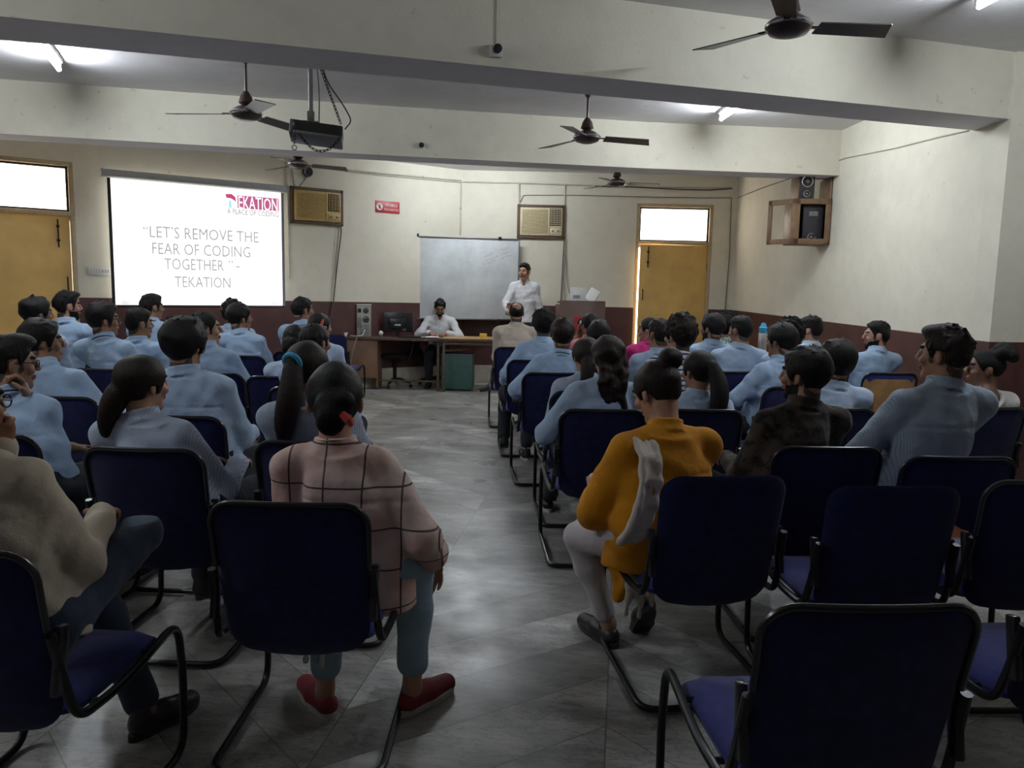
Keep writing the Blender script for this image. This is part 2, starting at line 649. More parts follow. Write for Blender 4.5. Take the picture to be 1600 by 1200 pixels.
class Wall:
    def __init__(s, a, b):
        s.o, s.d = Vector(a), (Vector(b) - Vector(a))
        s.len = s.d.length
        s.d.normalize()
        s.n = Vector((-s.d.y, s.d.x, 0))
        s.ang = math.atan2(s.d.y, s.d.x)

    def px(s, x, y, off=0.0):
        """photo pixel to (along, height) on the wall, off metres into the room"""
        r = ray(x, y)
        e = Vector((0, 0, EYE))
        t = ((s.o - s.n * off - e).dot(s.n)) / r.dot(s.n)
        p = e + r * t
        return (p - s.o).dot(s.d), p.z

    def at(s, u, z, off=0.0):
        p = s.o + s.d * u - s.n * off
        return Vector((p.x, p.y, z))

    def rect(s, x0, y0, x1, y1, off=0.0):
        ym = (y0 + y1) / 2
        u0, u1 = s.px(x0, ym, off)[0], s.px(x1, ym, off)[0]
        xm = (x0 + x1) / 2
        return u0, u1, s.px(xm, y1, off)[1], s.px(xm, y0, off)[1]

    def build(s, name, zd0, zd1, holes=(), thick=.22, upper='cream plaster'):
        us = sorted(set([0.0, s.len] + [h[0] for h in holes] + [h[1] for h in holes]))
        mb = MB()
        for u0, u1 in zip(us, us[1:]):
            um = (u0 + u1) / 2
            cuts = sorted((h[2], h[3]) for h in holes if h[0] - 1e-6 <= um <= h[1] + 1e-6)
            da, db = zd0 + (zd1 - zd0) * u0 / s.len, zd0 + (zd1 - zd0) * u1 / s.len
            z, spans = 0.0, []
            for c0, c1 in cuts:
                if c0 > z:
                    spans.append((z, c0))
                z = c1
            spans.append((z, CEIL))
            for z0, z1 in spans:
                if z0 < min(da, db):
                    t0, t1 = min(da, z1), min(db, z1)
                    mb.prism([(u0, z0), (u1, z0), (u1, t1), (u0, t0)], 0, thick, 'dado paint')
                    if z1 > max(da, db):
                        mb.prism([(u0, da), (u1, db), (u1, z1), (u0, z1)], 0, thick, upper)
                else:
                    mb.prism([(u0, z0), (u1, z0), (u1, z1), (u0, z1)], 0, thick, upper)
        o = mb.build(name, loc=s.o, rot=(0, 0, s.ang))
        o['kind'] = 'structure'
        return o


def struct(o):
    o['kind'] = 'structure'
    return o


WBL = Wall(FAR_L, CORNER)
WBR = Wall(CORNER, FAR_R)
WR = Wall(FAR_R, NEAR_R)
WPIL = Wall(NEAR_R, PIL_R)

fl = MB().box((-.6, 4.9, -.06), (13.5, 16.5, .12)).build('floor', 'marble floor')
struct(fl)
struct(MB().box((-.6, 4.9, CEIL + .06), (13.5, 16.5, .12)).build('ceiling', 'ceiling plaster'))

# door and transom openings
lu = WBL.px(122, 440)[0]
LZ1, LZ2 = WBL.px(118, 335)[1], WBL.px(118, 254)[1]
LD = (lu - 1.32, lu, 0.0, LZ2)
ru0, ru1 = WBR.px(991, 440)[0], WBR.px(1109, 440)[0]
RZ1, RZ2 = WBR.px(1055, 380)[1], WBR.px(1055, 319)[1]
RD = (ru0, ru1, 0.0, RZ2)
WBL.build('wall_back_left', 1.30, 1.24, [LD])
WBR.build('wall_back_right', 1.24, 1.23, [RD])
WR.build('wall_right', 1.23, 1.17)
WPIL.build('wall_right_return', 1.17, 1.17)
Wall(PIL_R, (5.7, REAR, 0)).build('wall_right_near', 1.2, 1.2)
Wall((FAR_L.x, REAR, 0), FAR_L).build('wall_left', 1.3, 1.3)
Wall((5.7, REAR, 0), (FAR_L.x, REAR, 0)).build('wall_rear', 1.2, 1.2)

for nm, W, spans in (('baseboard_back_left', WBL, ((0, LD[0] - .05), (LD[1] + .05, WBL.len))), ('baseboard_back_right', WBR, ((0, RD[0] - .05), (RD[1] + .05, WBR.len))),
                     ('baseboard_right', WR, ((0, WR.len),))):
    mb = MB()
    for a, b_ in spans:
        mb.box(((a + b_) / 2, -.008, .14), (b_ - a, .016, .28), .004)
    struct(mb.build(nm, 'skirting stone', loc=W.o, rot=(0, 0, W.ang)))

# ceiling beams
def beam(name, front, back, z0):
    mb = MB()
    mi, ms = mb._mi('cream plaster'), mb._mi('beam soffit paint')
    n = len(front)
    V = [[mb.bm.verts.new((p[0], p[1], z)) for p in pts] for pts, z in ((front, z0), (front, CEIL + .02), (back, z0), (back, CEIL + .02))]
    for k in range(n - 1):
        for A, B, m_ in ((V[0], V[1], mi), (V[3], V[2], mi), (V[2], V[0], ms), (V[1], V[3], mi)):
            f = mb.bm.faces.new((A[k], A[k + 1], B[k + 1], B[k]))
            f.material_index = m_
    for k in (0, -1):
        mb.bm.faces.new((V[0][k], V[1][k], V[3][k], V[2][k]))
    return struct(mb.build(name, deg=20))


def lerp_line(a, b, x):
    return (x, a[1] + (b[1] - a[1]) * (x - a[0]) / (b[0] - a[0]))


f0, f1, b0, b1 = (-2.63, 4.08), (3.62, 5.86), (-2.89, 4.47), (3.55, 6.26)
beam('trim_1', [lerp_line(f0, f1, x) for x in (FAR_L.x, 3.68)], [lerp_line(b0, b1, x) for x in (FAR_L.x, 3.68)], 2.81)
FB = [(FAR_L.x, 6.80), (-4.72, 7.22), (-2.7, 7.68), (-.7, 8.08), (1.4, 8.45), (3.6, 8.66)]
beam('trim_2', FB, [(x, y + .36) for x, y in FB], 2.80)

# doors, transoms
def doorway(W, D, zsplit, swing, names, hinge_right, inset):
    u0, u1, _, z2 = D
    mb = MB()
    t = .05
    for c, d in (((u0 + t / 2, .06, z2 / 2), (t, .12, z2)), ((u1 - t / 2, .06, z2 / 2), (t, .12, z2)), (((u0 + u1) / 2, .06, z2 - t / 2), (u1 - u0, .12, t)),
                 (((u0 + u1) / 2, .06, zsplit), (u1 - u0, .12, t))):
        mb.box(c, d, .006)
    mb.box(((u0 + u1) / 2, .10, zsplit - t / 2 - .02), (u1 - u0 - t, .03, .06), .003)
    mb.box(((u1 - t - .01) if hinge_right else (u0 + t + .01), .10, zsplit / 2), (.04, .03, zsplit), .003)
    struct(mb.build(names[0], 'door frame paint', loc=W.o, rot=(0, 0, W.ang)))
    # leaf hung on its hinge side
    w = u1 - u0 - 2 * t - .01
    h = zsplit - t / 2 - .02
    s = -1 if hinge_right else 1
    hx = (u1 - t - .005) if hinge_right else (u0 + t + .005)
    p = W.at(hx, 0, -.045)
    leaf = MB().box((s * w / 2, 0, .01 + h / 2), (w, .038, h), .004).build(names[1], 'door paint', loc=p, rot=(0, 0, W.ang + swing))
    struct(leaf)
    e = s * (w - .05)
    MB().tube(rounded([(e, -.02, 1.36), (e, -.06, 1.36), (e, -.06, 1.52), (e, -.02, 1.52)], .02), .008).build('door_handle', 'black metal', leaf)
    bo = MB().tube([(s * (w - .12), -.03, h - .34), (s * (w - .12), -.03, h - .02)], .008)
    bo.box((s * (w - .12), -.025, h - .10), (.035, .014, .03), .002).box((s * (w - .12), -.025, h - .26), (.035, .014, .03), .002)
    bo.build('door_bolt', 'black metal', leaf)
    for z in (.3, 1.1, 1.9):
        MB().tube([(0, -.024, z - .05), (0, -.024, z + .05)], .008).build('hinge', 'grey metal', leaf)
    # louvred transom of three panes
    fr = MB()
    a, b_, c, d = u0 + t, u1 - t, zsplit + t / 2, z2 - t
    for q in ((a + .0125, (c + d) / 2, .025, d - c), (b_ - .0125, (c + d) / 2, .025, d - c), ((a + b_) / 2, c + .012, b_ - a, .024), ((a + b_) / 2, d - .012, b_ - a, .024)):
        fr.box((q[0], .06, q[1]), (q[2], .04, q[3]), .003)
    fo = struct(fr.build(names[2], 'dark sole', loc=W.o, rot=(0, 0, W.ang)))
    hh = (d - c - .04) / 3
    for k in range(3):
        MB().box(((a + b_) / 2, .06, c + .02 + hh * (k + .5)), (b_ - a - .05, .005, hh + .012), rot=(rad(8), 0, 0)).build('pane', 'frosted glass', fo)
    for k in (1, 2):
        MB().box(((a + b_) / 2, .058, c + .02 + hh * k), (b_ - a - .05, .012, .008)).build('glazing_bar', 'grey metal', fo)


doorway(WBR, RD, RZ1, rad(6.5), ('trim_3', 'door_2', 'window_2'), True, 0)
doorway(WBL, LD, LZ1, 0.0, ('trim_4', 'door_1', 'window_1'), False, 0)
for W, D, zs, wt in ((WBR, RD, RZ1, 260), (WBL, LD, LZ1, 130)):
    p = W.at((D[0] + D[1]) / 2, (zs + D[3]) / 2, -.55)
    day_light('daylight', p, W.ang, D[1] - D[0] + .1, D[3] - zs + .1, wt, (1.0, .78, .52))

# ---------------------------------------------------------------- fluorescent tubes
def tube_light(a, b, label, off=.05):
    """from point a to point b just under the ceiling"""
    a, b = Vector(a), Vector(b)
    d = b - a
    L = d.length
    t = thing('tube_light', label, 'light', ((a + b) / 2).to_tuple(), math.atan2(d.y, d.x), 'fluorescent tubes on the ceiling')
    MB().box((0, 0, CEIL - t.location.z - .02), (L + .05, .06, .04), .006).build('fixture', 'white plastic', t)
    MB().tube([(-L / 2, 0, 0), (L / 2, 0, 0)], .017, 12).build('tube', 'tube glow', t)
    for s in (-1, 1):
        MB().box((s * (L / 2 + .012), 0, (CEIL - t.location.z) / 2 - .01), (.024, .035, CEIL - t.location.z), .004).build('lamp_holder', 'white plastic', t)
    return t


ZT = 3.19
e0, e1 = az(92, 108, ZT), az(66, 74, ZT)
d = (e1 - e0).normalized()
tube_light(e0, e0 + d * 1.2, 'glowing tube light on the ceiling above the left door and screen')
e0, e1 = az(1127, 186, ZT), az(1152, 168, ZT)
d = (e1 - e0).normalized()
tube_light(e0, e0 + d * 1.2, 'glowing tube light behind the near beam, above the right-hand door')
e0, e1 = az(1530, 10, ZT), az(1560, -6, ZT)
d = (e1 - e0).normalized()
tube_light(e0, e0 + d * 1.2, 'tube light at the top right corner, in front of the near beam')
tube_light((-3.6, 1.7, ZT), (-3.45, 2.9, ZT), 'tube light on the near ceiling, left of the camera')
tube_light((-1.1, 10.5, ZT + .02), (.1, 10.62, ZT + .02), 'tube light hidden behind the far beam, lighting the wall over the whiteboard')


# ---------------------------------------------------------------- ceiling fans
def make_fan(name, label, loc, zhub, rot, m_body, m_blade, scale=1.0, tilt=0.0):
    t = thing(name, label, 'fan', (loc[0], loc[1], zhub), 0, 'ceiling fans')
    up = CEIL - zhub
    MB().tube([(0, 0, .08), (0, 0, up)], .011, 10).build('down_rod', m_body, t)
    MB().lathe([(.012, up - .09), (.055, up - .03), (.06, up)]).build('canopy', m_body, t)
    MB().lathe([(.02, .17), (.045, .13), (.058, .08), (.03, .06)]).build('lower_canopy', m_body, t)
    MB().lathe([(.03, .06), (.07, .05), (.115, .02), (.12, -.01), (.10, -.035), (.05, -.05), (.01, -.052)], n=28).build('motor_housing', m_body, t)
    MB().lathe([(.122, .012), (.126, .004), (.122, -.004)], n=28).build('trim_ring', 'chrome', t)
    for k in range(3):
        a = rot + k * 2 * math.pi / 3
        mb = MB()
        n = 10
        top, bot = [], []
        for i in range(n + 1):
            r = .16 + (.60 - .16) * i / n
            w = .052 + .018 * i / n
            z = -.005 - .012 * i / n
            for lst, dz in ((top, .003), (bot, -.003)):
                e = .05 * max(0, i - n + 1)
                lst.append((mb.bm.verts.new((r, w, z - .012 + dz)), mb.bm.verts.new((r - e, -w, z + .012 + dz))))
        for i in range(n):
            mb.bm.faces.new((top[i][0], top[i + 1][0], top[i + 1][1], top[i][1]))
            mb.bm.faces.new((bot[i][1], bot[i + 1][1], bot[i + 1][0], bot[i][0]))
            mb.bm.faces.new((top[i][0], bot[i][0], bot[i + 1][0], top[i + 1][0]))
            mb.bm.faces.new((top[i + 1][1], bot[i + 1][1], bot[i][1], top[i][1]))
        for i in (0, n):
            mb.bm.faces.new((top[i][0], top[i][1], bot[i][1], bot[i][0]))
        bl = mb.build('blade', m_blade, t, rot=(0, tilt, a))
        MB().box((.135, 0, -.002), (.10, .035, .008), .003).build('blade_bracket', m_body, bl)
    return t


p = ay(1232, 42, 4.35)
make_fan('ceiling_fan', 'large dark ceiling fan hanging nearest, at the top right above the near beam', p, p.z, rad(-113), 'fan dark', 'fan dark', tilt=-.05)
p = ay(385, 178, 6.25)
make_fan('ceiling_fan', 'brown ceiling fan on a long rod beside the projector', p, p.z, rad(62), 'fan brown', 'fan brown')
p = ay(917, 215, 7.1)
make_fan('ceiling_fan', 'brown ceiling fan on a long rod before the far beam, right of projector', p, p.z, rad(128), 'fan brown', 'fan brown')
p = ay(466, 257, 9.4)
make_fan('ceiling_fan', 'brown ceiling fan behind the far beam, above the left air conditioner', p, p.z, rad(20), 'fan brown', 'fan brown')
p = ay(964, 286, 10.4)
make_fan('ceiling_fan', 'brown ceiling fan behind the far beam, between the right air conditioner and the door', p, p.z, rad(5), 'fan brown', 'fan brown')

# ---------------------------------------------------------------- ceiling projector
p = ay(496, 208, 5.6)
PRO = thing('projector', 'dark ceiling projector on a grey pole with a loose chain', 'projector', p, rad(10))
MB().box((0, .01, 0), (.35, .20, .085), .012, rot=(rad(-12), rad(5), 0)).build('body', 'matte black', PRO)
MB().box((0, .0, -.045), (.352, .202, .026), .01, rot=(rad(-12), rad(5), 0)).build('lower_shell', 'grey metal', PRO)
MB().box((-.172, -.02, .005), (.02, .18, .10), .006, rot=(rad(-12), rad(5), 0)).build('side_cap', 'grey metal', PRO)
MB().lathe([(.03, 0), (.034, .02), (.03, .03)], c=(.06, .15, .0), rot=(rad(-90), 0, 0)).build('lens', 'chrome', PRO)
MB().tube([(-.045, .02, .06), (-.045, .02, CEIL - p.z)], .016, 10).build('pole', 'grey metal', PRO)
MB().box((-.045, .02, .11), (.05, .05, .08), .006).box((.02, .02, .062), (.2, .03, .008), .002).box((-.045, .02, .075), (.11, .07, .012), .003).build('bracket', 'grey metal', PRO)
MB().lathe([(.05, CEIL - p.z - .012), (.05, CEIL - p.z)], c=(-.045, .02, 0)).build('ceiling_plate', 'grey metal', PRO)


def chain(path, link=.030, r=.0028):
    mb = MB()
    P = [Vector(q) for q in path]
    acc, k = 0.0, 0
    for a, b_ in zip(P, P[1:]):
        L = (b_ - a).length
        d = (b_ - a) / L
        while acc < L:
            c = a + d * acc
            u = d.orthogonal().normalized()
            w = d.cross(u)
            if k % 2:
                u, w = w, u
            mb.tube([c + d * math.cos(q) * link * .62 + u * math.sin(q) * link * .30 for q in (2 * math.pi * i / 8 for i in range(8))], r, 5, closed=True)
            acc += link * .85
            k += 1
        acc -= L
    return mb


def sag(a, b_, drop, n=14):
    a, b_ = Vector(a), Vector(b_)
    return [a.lerp(b_, i / n) - Vector((0, 0, drop * 4 * (i / n) * (1 - i / n))) for i in range(n + 1)]


chain([(-.06, .0, CEIL - p.z - .05), (.165, -.05, .06)]).build('chain', 'black metal', PRO)
chain(sag((-.10, -.14, -.05), (.165, -.13, -.04), .10)).build('chain', 'black metal', PRO)
chain([(-.145, -.14, .04), (-.145, -.14, -.11)]).build('chain', 'black metal', PRO)
MB().tube([(-.145 + .016 * math.cos(q), -.14, -.13 + .016 * math.sin(q)) for q in (2 * math.pi * i / 14 for i in range(14))], .003, 6, closed=True).build('ring', 'black metal', PRO)
MB().tube(rounded([(-.02, .02, CEIL - p.z), (.06, .0, .36), (.18, -.02, .20), (.24, -.03, .09), (.19, -.03, .03)], .1, 6), .005, 6).build('cable', 'dark cable', PRO)
MB().tube(rounded([(-.03, .03, CEIL - p.z), (.015, .02, .3), (.01, .02, .05)], .1, 6), .005, 6).build('cable', 'grey cable', PRO)


# ---------------------------------------------------------------- things mounted on the walls
def wall_thing(name, label, cat, W, u, z, group=None, off=0.0):
    return thing(name, label, cat, W.at(u, z, off), W.ang, group)


def wall_cable(name, label, W, pts, m='dark cable', r=.006, off=.012, cat='cable', smooth=.03, group=None, start=None):
    P = []
    for q in pts:
        u, z = W.px(q[0], q[1], off)
        P.append(W.at(u, z, off))
    o = MB().tube(rounded(P, smooth, 4), r, 6).build(name, m)
    return tag(o, label, cat, group)


# pull-down projection screen
SO = .16
q = [WBL.px(x, y, SO) for x, y in ((174, 276), (441, 303), (440, 481), (179, 473))]
su0, su1 = (q[0][0] + q[3][0]) / 2, (q[1][0] + q[2][0]) / 2
sz1, sz0 = (q[0][1] + q[1][1]) / 2, (q[2][1] + q[3][1]) / 2
SW, SH = su1 - su0, sz1 - sz0
SCR = wall_thing('projection_screen', 'white pull-down projection screen showing a slide, left of the whiteboard', 'screen', WBL, (su0 + su1) / 2, sz0, off=SO)
MB().box((0, .004, SH / 2), (SW, .004, SH)).build('fabric', 'slide light', SCR)
for s in (-1, 1):
    MB().box((s * (SW / 2 + .018), .004, SH / 2), (.035, .005, SH)).build('border', 'matte black' if s < 0 else 'grey cloth', SCR)
MB().box((.0, .012, SH + .055), (SW + .16, .08, .085), .02).build('casing', 'screen casing', SCR)
for s in (-1, 1):
    MB().box((s * (SW / 2 + .085), .012, SH + .055), (.025, .09, .095), .008).build('end_cap', 'screen casing', SCR)
    MB().box((s * (SW / 2 + .05), .10, SH + .06), (.02, .13, .03), .004).build('bracket', 'grey metal', SCR)
    MB().tube([(s * (SW / 2 - .1) + .04 * math.cos(a), -.012, -.012 + .012 * math.sin(a) + .04) for a in (2 * math.pi * i / 12 for i in range(12))], .003, 5, closed=True).build('pull_ring', 'grey metal', SCR)
MB().tube([(-SW / 2 - .03, .004, -.012), (SW / 2 + .03, .004, -.012)], .016, 10).build('bottom_bar', 'black plastic', SCR)


def slide_xy(x, y):
    u, z = WBL.px(x, y, SO + .003)
    return u - (su0 + su1) / 2, z - sz0


def slide_text(txt, x0, x1, yc, hpx, m, name='slide_text'):
    (a, z), (b_, _) = slide_xy(x0, yc), slide_xy(x1, yc)
    _, zt = slide_xy((x0 + x1) / 2, yc - hpx / 2)
    _, zb = slide_xy((x0 + x1) / 2, yc + hpx / 2)
    return text_mesh(name, txt, m, b_ - a, zt - zb, ((a + b_) / 2, .0005, (zt + zb) / 2), SCR, .0008)


slide_text('\u201cLET\u2019S REMOVE THE', 224, 404, 366, 17.5, 'slide ink')
slide_text('FEAR OF CODING', 238, 391, 391, 17.5, 'slide ink')
slide_text('TOGETHER', 257, 350, 413.5, 17.5, 'slide ink')
slide_text('\u201d', 357.5, 364, 410, 6, 'slide ink')
slide_text('-', 369, 374.5, 417, 2, 'slide ink')
slide_text('TEKATION', 273, 360, 441, 17, 'slide ink')
x0, zt = slide_xy(371, 305); x1, zb = slide_xy(436, 330)
LOGO = MB().box(((x0 + x1) / 2, .0014, (zt + zb) / 2), (x1 - x0, .002, zt - zb)).build('slide_logo', 'slide magenta', SCR)
slide_text('EKATION', 373, 434, 318.5, 20, 'slide light', 'slide_logo')
slide_text('A PLACE OF CODING', 355, 435.5, 332.5, 8.5, 'slide grey')
o = []
for x, y in ((352, 303), (362, 303), (368, 308), (369, 316), (366, 313), (361, 310), (354, 309)):
    o.append(slide_xy(x, y))
MB().prism(o, .0004, .0014).build('slide_logo', 'slide crimson', SCR)
x0, zt = slide_xy(357.5, 313); x1, zb = slide_xy(362, 325)
MB().box(((x0 + x1) / 2, .001, (zt + zb) / 2), (x1 - x0, .0015, zt - zb), .0005).build('slide_logo', 'slide blue', SCR)
P = [slide_xy(x, y) for x, y in ((209, 288), (203, 286), (195, 287), (193, 291), (197, 294), (205, 296), (210, 300), (207, 305), (202, 306))]
MB().tube(rounded([(x, .0, z) for x, z in P], .03, 5), .012, 6).build('slide_logo', 'slide teal', SCR)

# whiteboard across the bend of the wall
tl, tr_, br, blr = ay(621, 368, 11.62), ay(811, 375, 11.95), ay(809, 499, 11.95), ay(619, 498, 11.62)
c0 = (tl + blr) / 2
c1 = (tr_ + br) / 2
wd = Vector((c1.x - c0.x, c1.y - c0.y, 0))
WBW = wd.length
WBH = ((tl.z - blr.z) + (tr_.z - br.z)) / 2
BRD = thing('whiteboard', 'large whiteboard with faint writing behind the seated man', 'whiteboard', ((c0.x + c1.x) / 2, (c0.y + c1.y) / 2, (blr.z + br.z) / 2), math.atan2(wd.y, wd.x))
MB().box((0, .008, WBH / 2), (WBW, .016, WBH), .002).build('panel', 'whiteboard', BRD)
fr = MB()
for c, dd in (((-WBW / 2, 0, WBH / 2), (.022, .03, WBH + .022)), ((WBW / 2, 0, WBH / 2), (.022, .03, WBH + .022)), ((0, 0, WBH), (WBW, .03, .022)), ((0, 0, 0), (WBW, .03, .022))):
    fr.box(c, dd, .004)
fr.build('frame', 'grey metal', BRD)
for x, z in ((-WBW / 2 + .3, WBH + .02), (WBW / 2 - .3, WBH + .01), (-WBW / 2 + .29, -.02), (WBW / 2 - .3, -.02)):
    MB().box((x, -.004, z), (.05, .04, .05), .006).build('mounting_clip', 'black plastic', BRD)
for x in (-WBW / 2 + .1, WBW / 2 - .1):
    MB().box((x, .12, WBH * .8), (.03, .22, .03), .003).box((x, .12, WBH * .2), (.03, .22, .03), .003).build('wall_bracket', 'grey metal', BRD)
rg = random.Random(3)
sc_ = MB()
for (cx, cz, n) in ((.42, .78, 5), (.44, .73, 6), (.40, .68, 6), (.70, .86, 4), (.70, .81, 4), (.71, .77, 5), (.10, .90, 1), (.12, .70, 1)):
    for k in range(n):
        x = cx * WBW / 2 + k * .033
        z = WBH * cz + .012 * k + rg.uniform(-.006, .006)
        sc_.tube([(x, -.001, z), (x + .012, -.001, z + rg.uniform(-.012, .02)), (x + .02, -.001, z + rg.uniform(-.01, .01))], .0022, 4)
sc_.build('handwriting', 'ink', BRD)


# window air conditioners
def aircon(W, x0, y0, x1, y1, label, m, depth):
    u0, u1, z0, z1 = W.rect(x0, y0, x1, y1, .03)
    w, h = u1 - u0, z1 - z0
    t = wall_thing('air_conditioner', label, 'air conditioner', W, (u0 + u1) / 2, z0, 'window air conditioners')
    fr = MB()
    b_ = .045
    for c, dd in (((-w / 2 + b_ / 2, -.02, h / 2), (b_, .05, h)), ((w / 2 - b_ / 2, -.02, h / 2), (b_, .05, h)), ((0, -.02, h - b_ / 2), (w, .05, b_)), ((0, -.02, b_ / 2), (w, .05, b_))):
        fr.box(c, dd, .004)
    fr.build('surround', 'ac frame wood', t)
    iw, ih = w - 2 * b_, h - 2 * b_
    MB().box((0, -depth / 2, h / 2), (iw, depth, ih), .012).build('housing', m, t)
    gw = iw * .66
    gx = -iw / 2 + gw / 2 + .015
    g = MB()
    n = 22
    for k in range(n):
        g.box((gx, -depth - .004, h / 2 - ih / 2 + .03 + (ih - .06) * (k + .5) / n), (gw - .03, .012, (ih - .06) / n * .62), .002, rot=(rad(25), 0, 0))
    g.build('front_grille', m, t)
    vx = iw / 2 - (iw - gw) / 2 + .005
    vw = iw - gw - .05
    MB().box((vx, -depth - .001, h / 2 + ih * .16), (vw, .006, ih * .60), .002).build('outlet', 'matte black', t)
    v = MB()
    for k in range(9):
        v.box((vx, -depth - .007, h / 2 - ih * .12 + ih * .58 * (k + .5) / 9), (vw, .010, .008), .002, rot=(rad(20), 0, 0))
    for k in range(4):
        v.box((vx - vw / 2 + vw * (k + .5) / 4, -depth - .005, h / 2 + ih * .16), (.004, .006, ih * .56))
    v.build('louvre', m, t)
    pn = MB().box((vx, -depth - .004, h / 2 - ih * .33), (vw, .012, ih * .22), .004).build('control_panel', m, t)
    for k in (-1, 1):
        MB().lathe([(.016, 0), (.016, .012), (.008, .016)], c=(vx + k * vw * .25, -depth - .010, h / 2 - ih * .33), rot=(rad(90), 0, 0), n=12).build('knob', 'grey metal', pn)
    MB().box((-iw / 2 + gw + .012, -depth - .006, h / 2), (.022, .018, ih - .02), .006).build('divider', m, t)
    return t


aircon(WBL, 454, 294, 536, 351, 'yellowed window air conditioner beside the projection screen', 'ac yellowed', .07)
aircon(WBR, 808, 320, 883, 373, 'cream window air conditioner above the standing speaker', 'ac cream', .07)

# red notice
u0, u1, z0, z1 = WBL.rect(587, 314.5, 624.5, 333, .01)
SG = wall_thing('notice_plate', 'small red notice reading MOBILE PROHIBITED high on the wall', 'sign', WBL, (u0 + u1) / 2, (z0 + z1) / 2, off=.006)
w, h = u1 - u0, z1 - z0
MB().box((0, 0, 0), (w, .006, h), .001).build('plate', 'sign red', SG)
text_mesh('lettering', 'MOBILE', 'sign white', w * .50, h * .26, (w * .16, -.0032, h * .18), SG, .001)
text_mesh('lettering', 'PROHIBITED', 'sign white', w * .60, h * .19, (w * .16, -.0032, -h * .20), SG, .001)
em = MB().lathe([(h * .30, 0), (h * .30, .002)], c=(-w * .34, -.0032, 0), rot=(rad(90), 0, 0), n=20).build('emblem', 'sign white', SG)
MB().box((-w * .34, -.006, 0), (h * .16, .002, h * .34), .0008).build('phone_mark', 'matte black', SG)
MB().box((-w * .34, -.0075, 0), (h * .52, .002, h * .06), rot=(0, rad(45), 0)).build('bar_mark', 'sign red', SG)
for sx in (-1, 1):
    for sz in (-1, 1):
        MB().lathe([(.006, 0), (.004, .004)], c=(sx * w * .47, -.003, sz * h * .42), rot=(rad(90), 0, 0), n=8).build('screw', 'grey metal', SG)

# small round wall speaker with loose cable
u, z = WBL.px(482.5, 268, .08)
RS = wall_thing('round_wall_speaker', 'small round black speaker hung on the wall above the left air conditioner', 'speaker', WBL, u, z)
MB().lathe([(.052, 0), (.068, .012), (.07, .05), (.062, .066), (.04, .062), (.012, .05)], rot=(rad(90), 0, 0), n=24).build('housing', 'dark speaker', RS)
MB().lathe([(.022, .050), (.018, .066), (.006, .070)], rot=(rad(90), 0, 0), n=16).build('cone', 'matte black', RS)
wall_cable('loose_cable', 'thin loose cable looping down from the round wall speaker', WBL, [(481, 275), (474, 284), (468, 291), (464, 297), (459, 287), (456, 262)], r=.004)

# switch board left of the screen
u0, u1, z0, z1 = WBL.rect(137, 417, 172, 430, .02)
SB = wall_thing('switch_board', 'white switch board on the wall between the left door and the screen', 'switch board', WBL, (u0 + u1) / 2, (z0 + z1) / 2)
w, h = u1 - u0, z1 - z0
MB().box((0, -.016, 0), (w, .032, h), .005).build('box', 'white plastic', SB)
for k in range(8):
    MB().box((-w / 2 + w * (k + .5) / 8, -.034, .0), (w / 8 * .55, .008, h * .45), .002, rot=(rad(8), 0, 0)).build('switch', 'white plastic', SB)

# conduits
def conduit(W, pts, label, r=.011, off=.02, m='conduit', clips=True):
    P = [W.at(*W.px(x, y, off), off) for x, y in pts]
    t = thing('conduit', label, 'conduit', P[0], 0, 'conduits and pipes on the walls')
    Q = [p_ - P[0] for p_ in P]
    MB().tube(rounded(Q, .03, 4), r, 8).build('pipe', m, t)
    if clips:
        for a, b_ in zip(Q, Q[1:]):
            n = max(1, int((b_ - a).length / .9))
            for k in range(n):
                c = a.lerp(b_, (k + .5) / n)
                MB().box(c, (.03, .03, .03), .004, rot=(0, 0, W.ang)).build('clip', m, t)
    return t


conduit(WBL, [(452, 248), (480, 259), (600, 271), (721, 282)], 'upper horizontal conduit on the wall from the screen to the bend')
conduit(WBL, [(540, 267), (600, 274), (721, 285)], 'lower thin pipe running under the conduit left of the bend', r=.008, clips=False)
conduit(WBR, [(723, 284), (812, 286), (930, 290), (1143, 294)], 'horizontal conduit above the right air conditioner to the room corner')
conduit(WBL, [(447, 246), (449, 330), (452, 436)], 'vertical conduit beside the right edge of the screen', r=.014)
conduit(WBL, [(721, 285), (719.5, 366)], 'vertical pipe at the bend of the wall above the whiteboard', r=.009)
conduit(WBR, [(811, 287), (811, 321)], 'short vertical pipe at the left of the right air conditioner', r=.014)
conduit(WBR, [(883, 288), (882, 322)], 'short vertical pipe at the right of the right air conditioner', r=.009)
wall_cable('wall_cable', 'thin cable strung along the wall above the right door', WBR, [(813, 316), (818, 305), (900, 305), (1020, 308), (1100, 309), (1141, 309)], r=.005)
wall_cable('wall_cable', 'cable running down the wall corner beside the right door', WBR, [(1143, 308), (1140, 400), (1134, 470), (1131, 520)], r=.006)
wall_cable('wall_cable', 'dark cable sagging from the right fan to the corner', WBR, [(930, 291), (990, 292), (1060, 296), (1110, 297), (1144, 294)], r=.008, off=.03)
wall_cable('wall_cable', 'thin cable running up the right wall to the speaker cabinet', WR, [(1146, 312), (1190, 294), (1240, 277)], r=.005)
wall_cable('wall_cable', 'thin cable on the right wall from the far beam to the near beam', WR, [(1278, 262), (1320, 247), (1400, 231), (1470, 213), (1512, 204)], 'conduit', r=.006)
wall_cable('power_cable', 'power cable hanging from the left air conditioner to behind the desk', WBL, [(533, 350), (533, 365), (529, 395), (524, 440), (521, 470), (515, 500)], r=.009, off=.03)
wall_cable('power_cable', 'thin second cable hanging beside the left power cable', WBL, [(531, 352), (528, 375), (526, 400), (523, 445)], 'grey cable', r=.005, off=.04)
